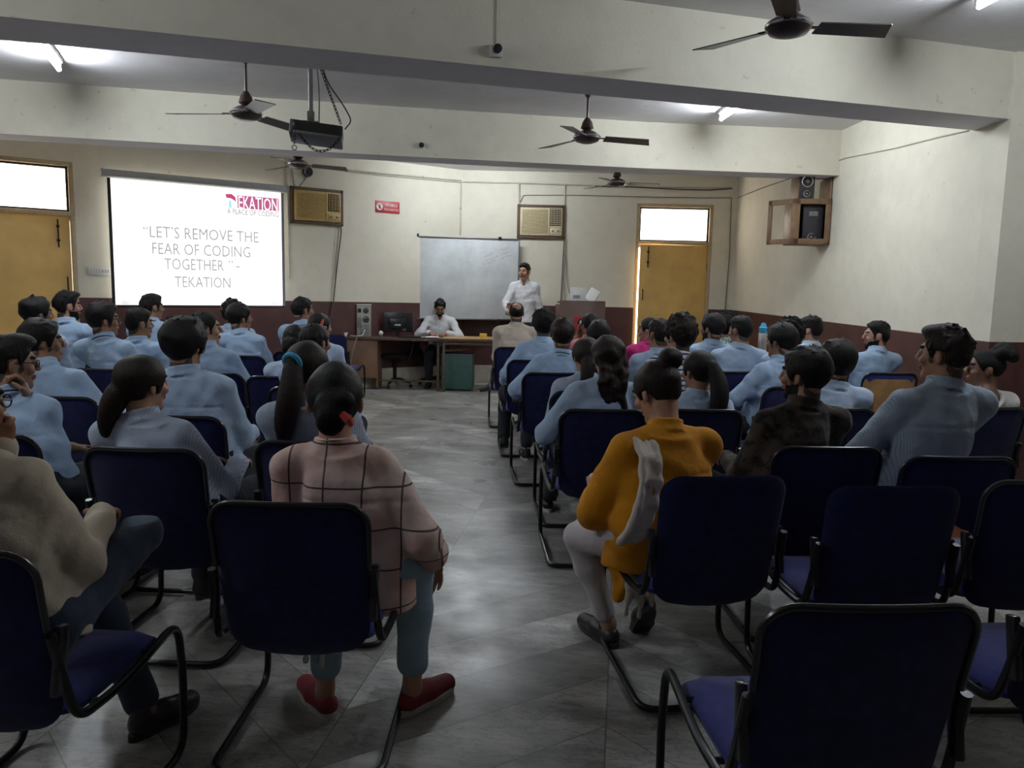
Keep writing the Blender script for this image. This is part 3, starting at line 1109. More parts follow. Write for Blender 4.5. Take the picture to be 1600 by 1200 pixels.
wall_cable('power_cable', 'cable hanging straight down from the right air conditioner', WBR, [(882, 372), (880, 400), (878, 440), (876, 475)], r=.008, off=.03)
wall_cable('power_cable', 'second cable hanging beside the first below the right air conditioner', WBR, [(884, 372), (883, 410), (881, 440), (883, 472)], 'grey cable', r=.006, off=.035)
P = [WBR.at(*WBR.px(x, y, .03), .03) for x, y in ((884, 374), (884, 405), (886, 440), (889, 456))] + [ay(893, 462, 11.6), ay(899, 464, 11.3), ay(907, 464, 11.18)]
tag(MB().tube(rounded(P, .06, 4), .005, 6).build('phone_cable', 'grey cable'), 'cable curving from the right air conditioner to the white device on the lectern', 'cable')

# conduits with small light holders on the beams
def beam_lamp(a, b_, label, front):
    a, b_ = Vector(a), Vector(b_)
    t = thing('lamp_holder_point', label, 'lamp holder', b_, math.atan2(front[1][1] - front[0][1], front[1][0] - front[0][0]), 'lamp holder points on the beams')
    MB().tube([(0, -.008, 0), (0, -.008, a.z - b_.z)], .010, 8).build('conduit', 'conduit', t)
    MB().box((0, -.02, -.02), (.07, .035, .07), .006).build('box', 'white plastic', t)
    MB().lathe([(.024, 0), (.026, .03), (.018, .032)], c=(0, -.037, -.015), rot=(rad(90), 0, 0), n=16).build('socket', 'matte black', t)


x = -.09
y = lerp_line(f0, f1, x)[1] - .004
pp = ay(774, 76, y)
beam_lamp((pp.x, y, CEIL), pp, 'white lamp holder with its conduit on the near beam', (f0, f1))
pp = ay(656, 223, 7.96)
beam_lamp((pp.x, 8.06, CEIL), (pp.x, 8.06, pp.z), 'white lamp holder with its conduit on the far beam', (FB[2], FB[3]))

# speaker cabinet on the right wall
cu, cz = WR.px(1299, 377)
cd = ay(1272, 377, 8.3)
CBX = WR.at(WR.px(1297, 340)[0], 0)
CAB = thing('speaker_cabinet', 'wooden wall cabinet with an open glazed door on the right wall', 'cabinet', (CBX.x - .21, CBX.y - .02, cd.z), rad(-3))
cw, ch, cdp = .40, .50, .36
mb = MB()
mb.box((0, cdp / 2, .01), (cw, cdp, .02), .003).box((0, cdp / 2, ch - .01), (cw, cdp, .02), .003).box((-cw / 2 + .01, cdp / 2, ch / 2), (.02, cdp, ch), .003)
mb.box((cw / 2 - .01, cdp / 2, ch / 2 + .12), (.02, cdp, ch + .24), .003).box((0, cdp - .008, ch / 2), (cw, .016, ch), .002)
mb.build('carcass', 'speaker wood', CAB)
mb = MB()
for c, dd in (((-cw / 2 + .03, -.01, ch / 2), (.06, .02, ch)), ((cw / 2 - .03, -.01, ch / 2), (.06, .02, ch)), ((0, -.01, ch - .03), (cw, .02, .06)), ((0, -.01, .03), (cw, .02, .06))):
    mb.box(c, dd, .003)
mb.build('face_frame', 'speaker wood', CAB)
dr = MB()
dw = .36
for c, dd in (((-dw + .025, 0, ch / 2), (.05, .02, ch)), ((-.025, 0, ch / 2), (.05, .02, ch)), ((-dw / 2, 0, ch - .03), (dw, .02, .06)), ((-dw / 2, 0, .03), (dw, .02, .06))):
    dr.box(c, dd, .003)
dro = dr.build('door', 'speaker wood', CAB, (-cw / 2 + .01, -.015, 0), (0, 0, rad(-52)))
MB().tube([(-dw + .025, -.012, ch * .5 - .03), (-dw + .025, -.012, ch * .5 + .03)], .006, 6).build('handle', 'grey metal', dro)


def loudspeaker(label, loc, w, d, h, rz, cones, panel=False):
    t = thing('loudspeaker', label, 'speaker', loc, rz, 'loudspeakers of the wall cabinet')
    MB().box((0, 0, h / 2), (w, d, h), .006).build('enclosure', 'speaker wood' if not panel else 'dark speaker', t)
    MB().box((0, -d / 2 - .004, h / 2), (w - .004, .008, h - .004), .003).build('baffle', 'dark speaker', t)
    for x, z, r in cones:
        dv = MB().lathe([(r, .0), (r, .010), (r * .86, .012), (r * .6, .002), (r * .3, .004), (r * .28, .008), (.002, .010)], c=(x, -d / 2 - .006, z), rot=(rad(90), 0, 0), n=24, m='dark speaker').build('driver', None, t)
        MB().tube([(x + r * .95 * math.cos(a), -d / 2 - .018, z + r * .95 * math.sin(a)) for a in (2 * math.pi * i / 20 for i in range(20))], r * .1, 6, closed=True).build('ring', 'chrome', dv)
        MB().lathe([(r * .34, .006), (r * .3, .014), (.002, .018)], c=(x, -d / 2 - .006, z), rot=(rad(90), 0, 0), n=16).build('dust_cap', 'grey metal', dv)
    if panel:
        MB().box((0, -d / 2 - .010, h * .76), (w * .45, .006, h * .13), .002).build('display_panel', 'grey metal', t)
    return t


cm = CAB.matrix_basis
loudspeaker('black loudspeaker with a silver ring standing on top of the wall cabinet', cm @ Vector((-.075, .17, ch)), .175, .30, .27, rad(-3), [(0, .19, .062), (0, .055, .035)])
loudspeaker('dark subwoofer with a control panel inside the wall cabinet', cm @ Vector((.03, .19, .021)), .22, .26, .42, rad(-3), [(-.01, .06, .045)], True)


# ---------------------------------------------------------------- desk side of the room
def desk_frame(name, label, x0, x1, y0, y1, ztop, m_top, cat='desk'):
    t = thing(name, label, cat, ((x0 + x1) / 2, (y0 + y1) / 2, 0), rad(-1.5))
    w, d = x1 - x0, y1 - y0
    tp = MB().box((0, 0, ztop - .018), (w, d, .036), .004).build('top', m_top, t)
    MB().box((0, -d / 2 - .003, ztop - .02), (w, .008, .042), .002).build('edge_band', 'desk laminate', tp)
    return t, w, d


da = az(588, 586, .16)
dx0, dx1 = ay(528, 525, 10.95).x, ay(692, 525, 10.95).x
DK, dw_, dd_ = desk_frame('office_desk', 'long dark brown office desk holding the computer tower and monitor', dx0, dx1, 10.95, 11.62, .76, 'desk laminate')
pw = ay(590, 540, 10.95).x - dx0
MB().box((-dw_ / 2 + pw / 2, -dd_ / 2 + .03, .45), (pw, .025, .56), .003).build('front_panel', 'desk panel', DK)
MB().box((-dw_ / 2 + .015, 0, .38), (.03, dd_ - .06, .72), .003).build('side_panel', 'desk panel', DK)
MB().box((-dw_ / 2 + pw - .015, .02, .38), (.03, dd_ - .1, .72), .003).build('side_panel', 'desk panel', DK)
for sy in (-1, 1):
    MB().box((dw_ / 2 - .06, sy * (dd_ / 2 - .05), .37), (.035, .035, .74), .003).build('leg', 'rust metal', DK)
MB().tube([(-dw_ / 2 + pw, -dd_ / 2 + .12, .13), (dw_ / 2 - .06, -dd_ / 2 + .12, .13)], .014, 8).build('foot_rail', 'rust metal', DK)

DT, tw_, td_ = desk_frame('side_table', 'wooden side table with a light top in front of the seated man', ay(690, 525, 10.9).x, ay(690, 525, 10.9).x + 1.35, 10.86, 11.5, .77, 'desk edge wood', 'table')
for sx in (-1, 1):
    for sy in (-1, 1):
        MB().box((sx * (tw_ / 2 - .04), sy * (td_ / 2 - .04), .37), (.035, .035, .74), .003).build('leg', 'rust metal', DT)
for sy in (-1, 1):
    MB().box((0, sy * (td_ / 2 - .04), .70), (tw_ - .1, .025, .04), .003).build('apron', 'rust metal', DT)

# green pedestal under the table
g0, g1 = az(694, 604, 0), az(741, 604, 0)
GC = thing('pedestal_cabinet', 'green steel pedestal cabinet under the side table', 'cabinet', ((g0.x + g1.x) / 2 - .0, 11.28, 0), rad(-2))
gw, gh, gd = .45, .50, .42
MB().box((0, 0, gh / 2 + .02), (gw, gd, gh), .006).build('body', 'green steel', GC)
MB().box((0, 0, .012), (gw - .04, gd - .04, .024), .003).build('plinth', 'matte black', GC)
MB().box((0, 0, gh + .028), (gw + .01, gd + .01, .016), .004).build('top', 'grey metal', GC)
for x in (-.1, .1):
    pass
fld = MB().box((0, 0, .012), (.34, .26, .024), .004, rot=(0, rad(-5), 0)).build('folder', 'desk panel', None, (GC.location.x - .03, 11.27, .575), (0, 0, rad(8)))
tag(fld, 'brown folder lying on top of the green pedestal cabinet', 'folder')

# desktop computer
p = ay(569, 521, 11.2)
PC = thing('computer_tower', 'beige computer tower standing on the desk with its rear showing', 'computer', (p.x, 11.28, .76), rad(4))
th, tw2, td2 = .45, .19, .42
MB().box((0, 0, th / 2), (tw2, td2, th), .006).build('case', 'pc steel', PC)
MB().box((0, -.01, th + .005), (tw2 + .008, td2 + .01, .014), .004).build('lid', 'white plastic', PC)
for z, r in ((th * .83, .042), (th * .55, .048)):
    fn = MB().lathe([(r, 0), (r, .004), (r * .9, .006)], c=(.035, -td2 / 2, z), rot=(rad(90), 0, 0), n=20).build('fan_grille', 'matte black', PC)
    w_ = MB()
    for rr in (.35, .6, .85):
        w_.tube([(.035 + r * rr * math.cos(a), -td2 / 2 - .008, z + r * rr * math.sin(a)) for a in (2 * math.pi * i / 16 for i in range(16))], .0022, 4, closed=True)
    w_.build('wire_guard', 'chrome', fn)
MB().box((-.055, -td2 / 2 - .003, th * .83), (.05, .01, .06), .003).build('power_socket', 'matte black', PC)
MB().box((-.055, -td2 / 2 - .003, th * .45), (.045, .01, .16), .003).build('port_panel', 'grey metal', PC)
sl = MB()
for k in range(7):
    sl.box((.02, -td2 / 2 - .002, .05 + k * .02), (.11, .006, .011), .001)
sl.build('slot_cover', 'chrome', PC)
mb = MB().tube(rounded([(-.05, -td2 / 2, .21), (-.055, -td2 / 2 - .07, .12), (-.07, -td2 / 2 - .12, .02), (-.12, -.47, -.20), (-.19, -.47, -.62)], .05, 5), .007, 6)
mb.build('cable', 'grey cable', PC)
MB().tube(rounded([(.02, -td2 / 2, .10), (-.0, -td2 / 2 - .10, .015), (-.10, -td2 / 2 - .11, .012), (-.18, -td2 / 2 - .04, .015)], .04, 5), .006, 6).build('cable', 'white plastic', PC)

p = ay(621, 519, 11.2)
MO = thing('monitor', 'flat black monitor seen from behind on the desk', 'monitor', (p.x, 11.26, .76), rad(2))
MB().box((0, 0, .21), (.44, .04, .29), .012).build('housing', 'black plastic', MO)
MB().box((0, -.03, .19), (.24, .04, .15), .015).build('rear_bulge', 'black plastic', MO)
MB().box((0, -.0, .05), (.05, .03, .10), .006).build('neck', 'black plastic', MO)
MB().lathe([(.11, 0), (.11, .008), (.06, .016)], n=24).build('base', 'black plastic', MO)
MB().box((.0, -.052, .17), (.09, .003, .02), .001).build('label_plate', 'white plastic', MO)
MB().box((.09, -.03, .11), (.06, .02, .05), .002).build('socket_panel', 'grey metal', MO)
wb = thing('web_camera', 'small white round webcam on the desk beside the monitor', 'camera', (ay(595, 520, 11.05).x, 11.06, .76))
MB().lathe([(.03, 0), (.03, .012), (.012, .02)], n=16).build('stand', 'grey metal', wb)
MB().lathe([(.005, .02), (.026, .03), (.036, .055), (.026, .08), (.005, .09)], n=16).build('ball', 'white plastic', wb)
kb = MB().box((0, 0, .012), (.40, .14, .022), .004).build('keyboard', 'black plastic', None, (ay(657, 520, 11.05).x - .12, 11.04, .76), (0, 0, rad(3)))
tag(kb, 'dark keyboard lying on the desk beside the monitor', 'keyboard')
mb = MB().box((0, 0, .004), (.26, .2, .008), .002).build('paper_sheets', 'paper', None, (ay(672, 520, 11.1).x, 11.06, .772), (0, 0, rad(12)))
tag(mb, 'white paper sheets lying before the seated man', 'paper')
mb = MB().lathe([(.03, 0), (.042, .05), (.040, .055), (.03, .05)], n=6).build('paper_scrap', 'paper', None, (ay(541, 520, 11.1).x, 11.02, .762))
tag(mb, 'crumpled white paper on the left end of the desk', 'paper')
mb = MB().box((0, 0, .035), (.10, .07, .07), .008).build('yellow_box', 'yellow plastic', None, (ay(755, 520, 11.0).x, 11.05, .772), (0, 0, rad(10)))
tag(mb, 'small yellow box on the side table', 'box')


def office_chair(label, loc, rz):
    t = thing('office_chair', label, 'chair', loc, rz, 'office chairs at the desk')
    pts = [(.25 * math.copysign(abs(math.cos(a)) ** .5, math.cos(a)), .24 * math.copysign(abs(math.sin(a)) ** .5, math.sin(a))) for a in (2 * math.pi * i / 28 for i in range(28))]
    MB().cushion(pts, lambda x, y, k: Vector((x, y, .47 + .03 * (1 - k ** 6))), lambda x, y, k: Vector((x, y, .47 - .05 * (1 - k ** 8)))).build('seat', 'matte black', t)
    MB().cushion(pts, lambda x, y, k: Vector((x * .9, -.27 + .05 * (1 - k ** 6) + .3 * x * x, .80 + y * 1.1)), lambda x, y, k: Vector((x * .9, -.27 - .03 * (1 - k ** 8) + .3 * x * x, .80 + y * 1.1))).build('backrest', 'matte black', t)
    MB().tube(rounded([(0, -.29, .75), (0, -.31, .45), (0, -.1, .41)], .08), .022, 8).build('back_bar', 'black metal', t)
    MB().tube([(0, 0, .10), (0, 0, .42)], .028, 12).build('gas_lift', 'black metal', t)
    for s in (-1, 1):
        MB().tube(rounded([(s * .24, .10, .43), (s * .30, .12, .52), (s * .30, .12, .68), (s * .30, -.14, .70), (s * .29, -.2, .55), (s * .24, -.14, .43)], .09), .017, 8).build('armrest', 'black plastic', t)
    for k in range(5):
        a = 2 * math.pi * k / 5 + .3
        c, s_ = math.cos(a), math.sin(a)
        lg = MB().tube([(0, 0, .11), (c * .16, s_ * .16, .10), (c * .29, s_ * .29, .075)], [.03, .024, .016], 8).build('leg', 'black plastic', t)
        MB().lathe([(.012, -.014), (.027, -.012), (.027, .012), (.012, .014)], c=(c * .29, s_ * .29, .028), rot=(rad(90), 0, a), n=14).build('castor', 'black plastic', lg)
    return t


p = ay(618, 550, 11.5)
office_chair('black swivel chair with armrests tucked behind the desk under the monitor', (p.x, 11.42, 0), rad(172))
DM = ay(688, 490, 11.95)
office_chair('black swivel chair under the man writing at the desk', (DM.x, 11.75, 0), rad(182))

# lectern
p0, p1 = ay(874, 480, 11.0), ay(946, 480, 11.0)
LW = p1.x - p0.x
LZ = ay(910, 470, 11.0).z
LEC = thing('lectern', 'dark brown laminated lectern with a red sticker near the right door', 'lectern', ((p0.x + p1.x) / 2, 11.0, 0), rad(4))
MB().box((0, 0, LZ / 2), (LW, .022, LZ), .003).build('front_panel', 'lectern laminate', LEC)
for s in (-1, 1):
    MB().box((s * (LW / 2 - .011), .24, LZ / 2 - .03), (.022, .46, LZ - .06), .003).build('side_panel', 'lectern laminate', LEC)
MB().box((0, .25, LZ - .03), (LW - .04, .46, .022), .003).build('top', 'lectern laminate', LEC)
MB().box((0, .25, LZ * .5), (LW - .05, .42, .02), .003).build('shelf', 'lectern laminate', LEC)
x0, x1 = ay(897, 504, 11.0).x - LEC.location.x, ay(914.5, 504, 11.0).x - LEC.location.x
zc = ay(906, 504, 11.0).z
STK = MB().box(((x0 + x1) / 2, -.0125, zc), (x1 - x0, .003, .175), .0005).build('sticker', 'sign red', LEC, deg=20)
MB().lathe([(.055, 0), (.055, .002)], c=((x0 + x1) / 2 + .02, -.014, zc), rot=(rad(90), 0, 0), n=24).build('black_disc', 'matte black', STK)
hd = MB().box(((x0 + x1) / 2 + .02, -.0175, zc - .008), (.045, .002, .03), .0008)
for k in range(4):
    hd.box(((x0 + x1) / 2 + .004 + k * .0115, -.0175, zc + .016), (.008, .002, .03), .0008)
hd.build('hand_mark', 'sign white', STK)
LM = LEC.matrix_basis
DV = thing('white_device', 'white box-shaped device with a grey grille on the lectern', 'device', LM @ Vector((-LW * .06, .14, LZ - .018)), rad(4))
MB().box((0, 0, .10), (.24, .06, .20), .01, rot=(rad(-12), 0, 0)).build('housing', 'white plastic', DV)
MB().box((-.04, -.045, .075), (.09, .01, .045), .002, rot=(rad(-12), 0, 0)).build('grille', 'grey cloth', DV)
MB().box((.0, -.036, .02), (.2, .05, .03), .004).build('foot', 'white plastic', DV)
pb = MB().box((0, 0, .08), (.15, .012, .18), .002, rot=(rad(-15), rad(28), 0)).box((.008, .014, .08), (.15, .012, .18), .002, rot=(rad(-15), rad(28), 0)).build('open_booklet', 'paper', None, LM @ Vector((LW * .23, .08, LZ - .0)), (0, 0, rad(-25)))
tag(pb, 'white open booklet leaning beside the white device on the lectern', 'booklet')


# ---------------------------------------------------------------- visitor chairs
def rrect(w0, w1, h, r, n=6, sag_=0.0):
    """outline, counter-clockwise, w0 half width below, w1 half width above, bottom edge sagging"""
    P = []
    for cx, cy, a0 in ((w1 - r, h - r, 0), (-w1 + r, h - r, 90), (-w0 + r, -h + r, 180), (w0 - r, -h + r, 270)):
        for k in range(n + 1):
            a = rad(a0 + 90 * k / n)
            P.append((cx + r * math.cos(a), cy + r * math.sin(a)))
    out = []
    for i, p in enumerate(P):                    # split the long straight runs
        q = P[(i + 1) % len(P)]
        m_ = max(1, int(math.hypot(q[0] - p[0], q[1] - p[1]) / .06))
        for k in range(m_):
            x, y = p[0] + (q[0] - p[0]) * k / m_, p[1] + (q[1] - p[1]) * k / m_
            if y < 0 and sag_:
                y -= sag_ * (1 - (x / w0) ** 2) * min(1, -y / h)
            out.append((x, y))
    return out


BACK_H = .24
BACK_OUT = rrect(.220, .230, BACK_H, .072, sag_=.03)
BZ = .635
SEAT_H = .46


def back_pt(x, y, d):
    """point of the backrest: d metres towards the sitter"""
    return Vector((x, -.225 - .10 * (y + BACK_H) / (2 * BACK_H) - .02 * (1 - (x / .23) ** 2) + d, BZ + y))


def make_chair(kind):
    t = thing('visitor_chair', 'blue chair', 'chair')
    seat_out = [(x, y + .015) for x, y in rrect(.225, .24, .225, .06)]

    def sdrop(y):
        return -.05 * max(0, (y - .14) / .1) ** 2 if y > .14 else 0
    MB().cushion(seat_out, lambda x, y, k: Vector((x, y, SEAT_H - .035 + .035 * (1 - k ** 8) + sdrop(y) - .05 * (.2 - y) * .4)),
                 lambda x, y, k: Vector((x, y, SEAT_H - .05 - .018 * (1 - k ** 6) + sdrop(y) - .05 * (.2 - y) * .4))).build('seat', 'chair fabric', t)
    bk = MB()
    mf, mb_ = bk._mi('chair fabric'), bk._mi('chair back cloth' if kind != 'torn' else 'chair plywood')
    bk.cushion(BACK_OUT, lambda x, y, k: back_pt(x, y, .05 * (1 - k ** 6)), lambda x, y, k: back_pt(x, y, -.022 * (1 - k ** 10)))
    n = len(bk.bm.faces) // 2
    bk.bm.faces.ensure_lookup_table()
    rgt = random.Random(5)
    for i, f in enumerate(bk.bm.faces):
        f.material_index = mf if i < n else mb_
        if kind == 'torn' and i >= n and f.calc_center_median().z > BZ + .17 + rgt.uniform(-.01, .01):
            f.material_index = mf
    b = bk.build('backrest', None, t)
    if kind != 'cloth':
        path = [back_pt(x * 1.0, y, -.012) for x, y in BACK_OUT if y > -.02]
        i0 = min(range(len(path)), key=lambda i: (path[i].x < 0, path[i].z))
        path = path[i0:] + path[:i0]
        MB().tube(path, .0085, 8).build('edge_trim', 'black plastic', b)
    if kind == 'torn':
        MB().box(back_pt(-.13, -.03, -.03), (.022, .02, .2), .003, rot=(rad(-11), 0, rad(0))).box(back_pt(.05, -.12, -.03), (.24, .018, .02), .003).build('wood_batten', 'desk laminate', b)
    half = [(.238, -.30, .66), (.243, -.268, .52), (.250, -.235, .412), (.258, -.05, .405), (.262, .25, .452), (.262, .275, .25), (.262, .262, .016), (.262, -.31, .016)]
    path = half + [(-x, y, z) for x, y, z in half[::-1]]
    MB().tube(rounded(path, .075, 6), .0125, 10).build('frame', 'black metal', t)
    MB().tube([(-.25, .10, .425), (.25, .10, .425)], .009, 6).tube([(-.25, -.14, .408), (.25, -.14, .408)], .009, 6).build('seat_rail', 'black metal', t)
    for s in (-1, 1):
        MB().box((s * .238, -.272, .585), (.022, .035, .17), .006, rot=(rad(-11), 0, 0)).build('bracket', 'black plastic', t)
    return t


PROTO = {}


def place_chair(kind, label, loc, rz=0.0):
    if kind not in PROTO:
        c = make_chair(kind)
        note_kids(c)
        PROTO[kind] = c
    else:
        c = copy_tree(PROTO[kind])
    c.location, c.rotation_euler = loc, (0, 0, rz)
    tag(c, label, 'chair', 'blue visitor chairs in the rows')
    return c


def chair_at(px, ytop):
    """chair whose back top centre shows at this pixel"""
    p = az(px, ytop, BZ + BACK_H)
    return Vector((p.x, p.y + .325, 0))


# ---------------------------------------------------------------- bodies: distance fields turned into smooth skins
class Field:
    def __init__(s, lo, hi, h):
        s.lo, s.h = np.array(lo, float), h
        n = np.ceil((np.array(hi) - s.lo) / h).astype(int) + 1
        s.ax = [s.lo[i] + h * np.arange(n[i]) for i in range(3)]
        s.D = np.full(n, .25, np.float32)

    def block(s, lo, hi):
        sl, co = [], []
        for i in range(3):
            a = max(0, int((lo[i] - s.lo[i]) / s.h) - 1)
            b = min(len(s.ax[i]), int((hi[i] - s.lo[i]) / s.h) + 3)
            if b - a < 1:
                return None
            sl.append(slice(a, b))
            sh = [1, 1, 1]
            sh[i] = -1
            co.append(s.ax[i][a:b].reshape(sh))
        return tuple(sl), co

    def put(s, fn, lo, hi, k=.02, op='add'):
        bl = s.block([q - k - 2 * s.h for q in lo], [q + k + 2 * s.h for q in hi])
        if bl is None:
            return s
        sl, (X, Y, Z) = bl
        d = fn(X, Y, Z)
        D = s.D[sl]
        if op == 'add':
            hh = np.clip(.5 + .5 * (D - d) / k, 0, 1)
            s.D[sl] = D * (1 - hh) + d * hh - k * hh * (1 - hh)
        elif op == 'cut':                       # take the shape away
            s.D[sl] = np.maximum(D, -d)
        elif op == 'dent':
            s.D[sl] = D + d
        return s

    def cone(s, a, b, ra, rb, k=.02, op='add'):
        a, b = np.array(a, float), np.array(b, float)
        ba = b - a
        L2 = max(ba.dot(ba), 1e-9)

        def fn(X, Y, Z):
            t = np.clip(((X - a[0]) * ba[0] + (Y - a[1]) * ba[1] + (Z - a[2]) * ba[2]) / L2, 0, 1)
            return np.sqrt((X - a[0] - t * ba[0]) ** 2 + (Y - a[1] - t * ba[1]) ** 2 + (Z - a[2] - t * ba[2]) ** 2) - (ra + (rb - ra) * t)
        return s.put(fn, np.minimum(a - ra, b - rb), np.maximum(a + ra, b + rb), k, op)

    def ell(s, c, r, R=None, k=.02, op='add'):
        c, r = np.array(c, float), np.array(r, float)
        M = np.eye(3) if R is None else np.array(R)
        m = r.max()

        def fn(X, Y, Z):
            dx, dy, dz = X - c[0], Y - c[1], Z - c[2]
            u = (M[0, 0] * dx + M[1, 0] * dy + M[2, 0] * dz) / r[0]
            v = (M[0, 1] * dx + M[1, 1] * dy + M[2, 1] * dz) / r[1]
            w = (M[0, 2] * dx + M[1, 2] * dy + M[2, 2] * dz) / r[2]
            q = np.sqrt(u * u + v * v + w * w)
            g = np.sqrt((u / r[0]) ** 2 + (v / r[1]) ** 2 + (w / r[2]) ** 2)
            return q * (q - 1) / np.maximum(g, 1e-6)
        return s.put(fn, c - m, c + m, k, op)

    def loft(s, knots, k=.02, p=2.4):
        """upright torso: knots of (z, cx, cy, rx, ry)"""
        K = np.array(sorted(knots), float)
        zz = np.linspace(K[0, 0], K[-1, 0], 80)
        cols = []
        for j in range(1, 5):
            v = np.interp(zz, K[:, 0], K[:, j])
            vp = np.pad(v, 5, mode='edge')
            cols.append(np.convolve(vp, np.ones(11) / 11, 'valid'))
        z0, z1 = K[0, 0], K[-1, 0]

        def fn(X, Y, Z):
            zc = np.clip(Z, z0, z1)
            cx, cy, rx, ry = [np.interp(zc, zz, c) for c in cols]
            q = (np.abs((X - cx) / rx) ** p + np.abs((Y - cy) / ry) ** p) ** (1 / p)
            d = (q - 1) * np.minimum(rx, ry)
            return np.maximum(d, np.maximum(Z - z1, z0 - Z))
        m = np.array((K[:, 3].max(), K[:, 4].max()))
        lo = (K[:, 1].min() - m[0], K[:, 2].min() - m[1], z0)
        hi = (K[:, 1].max() + m[0], K[:, 2].max() + m[1], z1)
        return s.put(fn, lo, hi, k)

    def wrinkle(s, amp, seed, f=1.0):
        rg = np.random.RandomState(seed)
        X, Y, Z = [s.ax[i].reshape([-1 if j == i else 1 for j in range(3)]).astype(np.float32) for i in range(3)]
        n = 0
        for q in range(5):
            d = rg.normal(size=3)
            d[2] *= 1.3
            d /= np.linalg.norm(d)
            fr = f * rg.uniform(24, 58)
            ph = rg.uniform(0, 6.28)
            wob = 1.2 * np.sin(rg.uniform(7, 15) * (X * d[2] - Y * d[0] + Z * d[1]) + ph)
            n = n + np.sin(fr * (X * d[0] + Y * d[1] + Z * d[2]) + wob + ph) * rg.uniform(.5, 1)
        s.D += (amp / 2) * n
        return s

    def skin(s, name):
        D = s.D
        D[0], D[-1] = .2, .2
        D[:, 0], D[:, -1] = .2, .2
        D[:, :, 0], D[:, :, -1] = .2, .2
        S = D < 0
        nx, ny, nz = D.shape
        cs = (nx - 1, ny - 1, nz - 1)
        acc = np.zeros((*cs, 3), np.float32)
        cnt = np.zeros(cs, np.float32)
        quads = []
        cross = []
        for a in range(3):
            A = [slice(None)] * 3
            B = [slice(None)] * 3
            A[a], B[a] = slice(0, -1), slice(1, None)
            d0, d1 = D[tuple(A)], D[tuple(B)]
            cr = S[tuple(A)] != S[tuple(B)]
            idx = np.argwhere(cr)
            d0, d1 = d0[cr], d1[cr]
            t = d0 / (d0 - d1)
            pos = idx.astype(np.float32)
            pos[:, a] += t
            o1, o2 = [q for q in range(3) if q != a]
            inside0 = S[tuple(A)][cr]
            cells = []
            for e1, e2 in ((0, 0), (1, 0), (1, 1), (0, 1)):
                c = idx.copy()
                c[:, o1] -= e1
                c[:, o2] -= e2
                cells.append(c)
                ok = np.all((c >= 0) & (c < np.array(cs)), axis=1)
                cc = c[ok]
                np.add.at(acc, (cc[:, 0], cc[:, 1], cc[:, 2]), pos[ok])
                np.add.at(cnt, (cc[:, 0], cc[:, 1], cc[:, 2]), 1)
            cross.append((cells, inside0, a))
        act = cnt > 0
        vid = np.full(cs, -1, np.int32)
        vid[act] = np.arange(act.sum())
        V = acc[act] / cnt[act][:, None] * s.h + s.lo
        for cells, ins, a in cross:
            q = np.stack([vid[tuple(np.clip(c, 0, np.array(cs) - 1).T)] for c in cells], 1)
            flip = ins if a != 1 else ~ins
            q[~flip] = q[~flip][:, ::-1]
            quads.append(q)
        Q = np.concatenate(quads)
        Q = Q[(Q >= 0).all(1)]
        me = bpy.data.meshes.new(name)
        me.vertices.add(len(V))
        me.vertices.foreach_set('co', V.astype(np.float32).ravel())
        me.loops.add(Q.size)
        me.loops.foreach_set('vertex_index', Q.ravel().astype(np.int32))
        me.polygons.add(len(Q))
        me.polygons.foreach_set('loop_start', (np.arange(len(Q)) * 4).astype(np.int32))
        me.update(calc_edges=True)
        me.shade_smooth()
        return me


def rotm(yaw, pitch, roll=0.0):
    return np.array(Matrix.Rotation(yaw, 3, 'Z') @ Matrix.Rotation(pitch, 3, 'X') @ Matrix.Rotation(roll, 3, 'Y'))


def ik(S, T, l1, l2, pole):
    S, T, pole = np.array(S, float), np.array(T, float), np.array(pole, float)
    d = T - S
    L = np.linalg.norm(d)
    L = min(max(L, .08), (l1 + l2) * .995)
    u = d / np.linalg.norm(d)
    T = S + u * L
    a = (l1 * l1 - l2 * l2 + L * L) / (2 * L)
    h = math.sqrt(max(l1 * l1 - a * a, 0))
    p = pole - u * pole.dot(u)
    p /= np.linalg.norm(p)
    return S + u * a + p * h, T


def hand(F, W, d, up, side, curl=.5, spread=.09, scale=1.0, k=.006):
    """palm and five fingers; W wrist, d along the fingers, up away from the palm, side +1 when the thumb is on +x of (d x up)"""
    W, d, up = np.array(W, float), np.array(d, float), np.array(up, float)
    d /= np.linalg.norm(d)
    up = up - d * up.dot(d)
    up /= np.linalg.norm(up)
    x = np.cross(d, up) * side
    R = np.stack([x, d, up], 1)

    def P(q):
        return W + R @ (np.array(q) * scale)
    s = scale
    F.ell(P((0, .045, 0)), (.038 * s, .052 * s, .015 * s), R, .012)
    F.ell(P((.018, .030, -.006)), (.020 * s, .034 * s, .014 * s), R, .012)
    F.cone(P((0, -.05, 0)), P((0, .01, 0)), .026 * s, .026 * s, .015)
    for i, (bx, by, L) in enumerate(((.029, .085, .074), (.0095, .090, .083), (-.0105, .087, .076), (-.029, .078, .060))):
        ang = -spread * (i - 1.3)
        p = np.array((bx, by, 0.0))
        c = 0.0
        for j, (f, r0, r1) in enumerate(((.45, .0092, .0085), (.31, .0085, .0078), (.24, .0078, .0066))):
            c += curl * (.75 if j == 0 else 1.0) * (1 + .08 * i)
            v = np.array((math.sin(-ang) * math.cos(c) * -1, math.cos(c) * math.cos(ang), -math.sin(c)))
            q = p + v * L * f
            F.cone(P(p), P(q), r0 * s, r1 * s, k)
            p = q
    a, b, c = (.026, .020, -.006), (.052, .052, -.016), (.056 - .018 * curl, .085, -.020 - .02 * curl)
    F.cone(P(a), P(b), .0135 * s, .0105 * s, .010)
    F.cone(P(b), P(c), .0105 * s, .0082 * s, k)


SHOE = {}


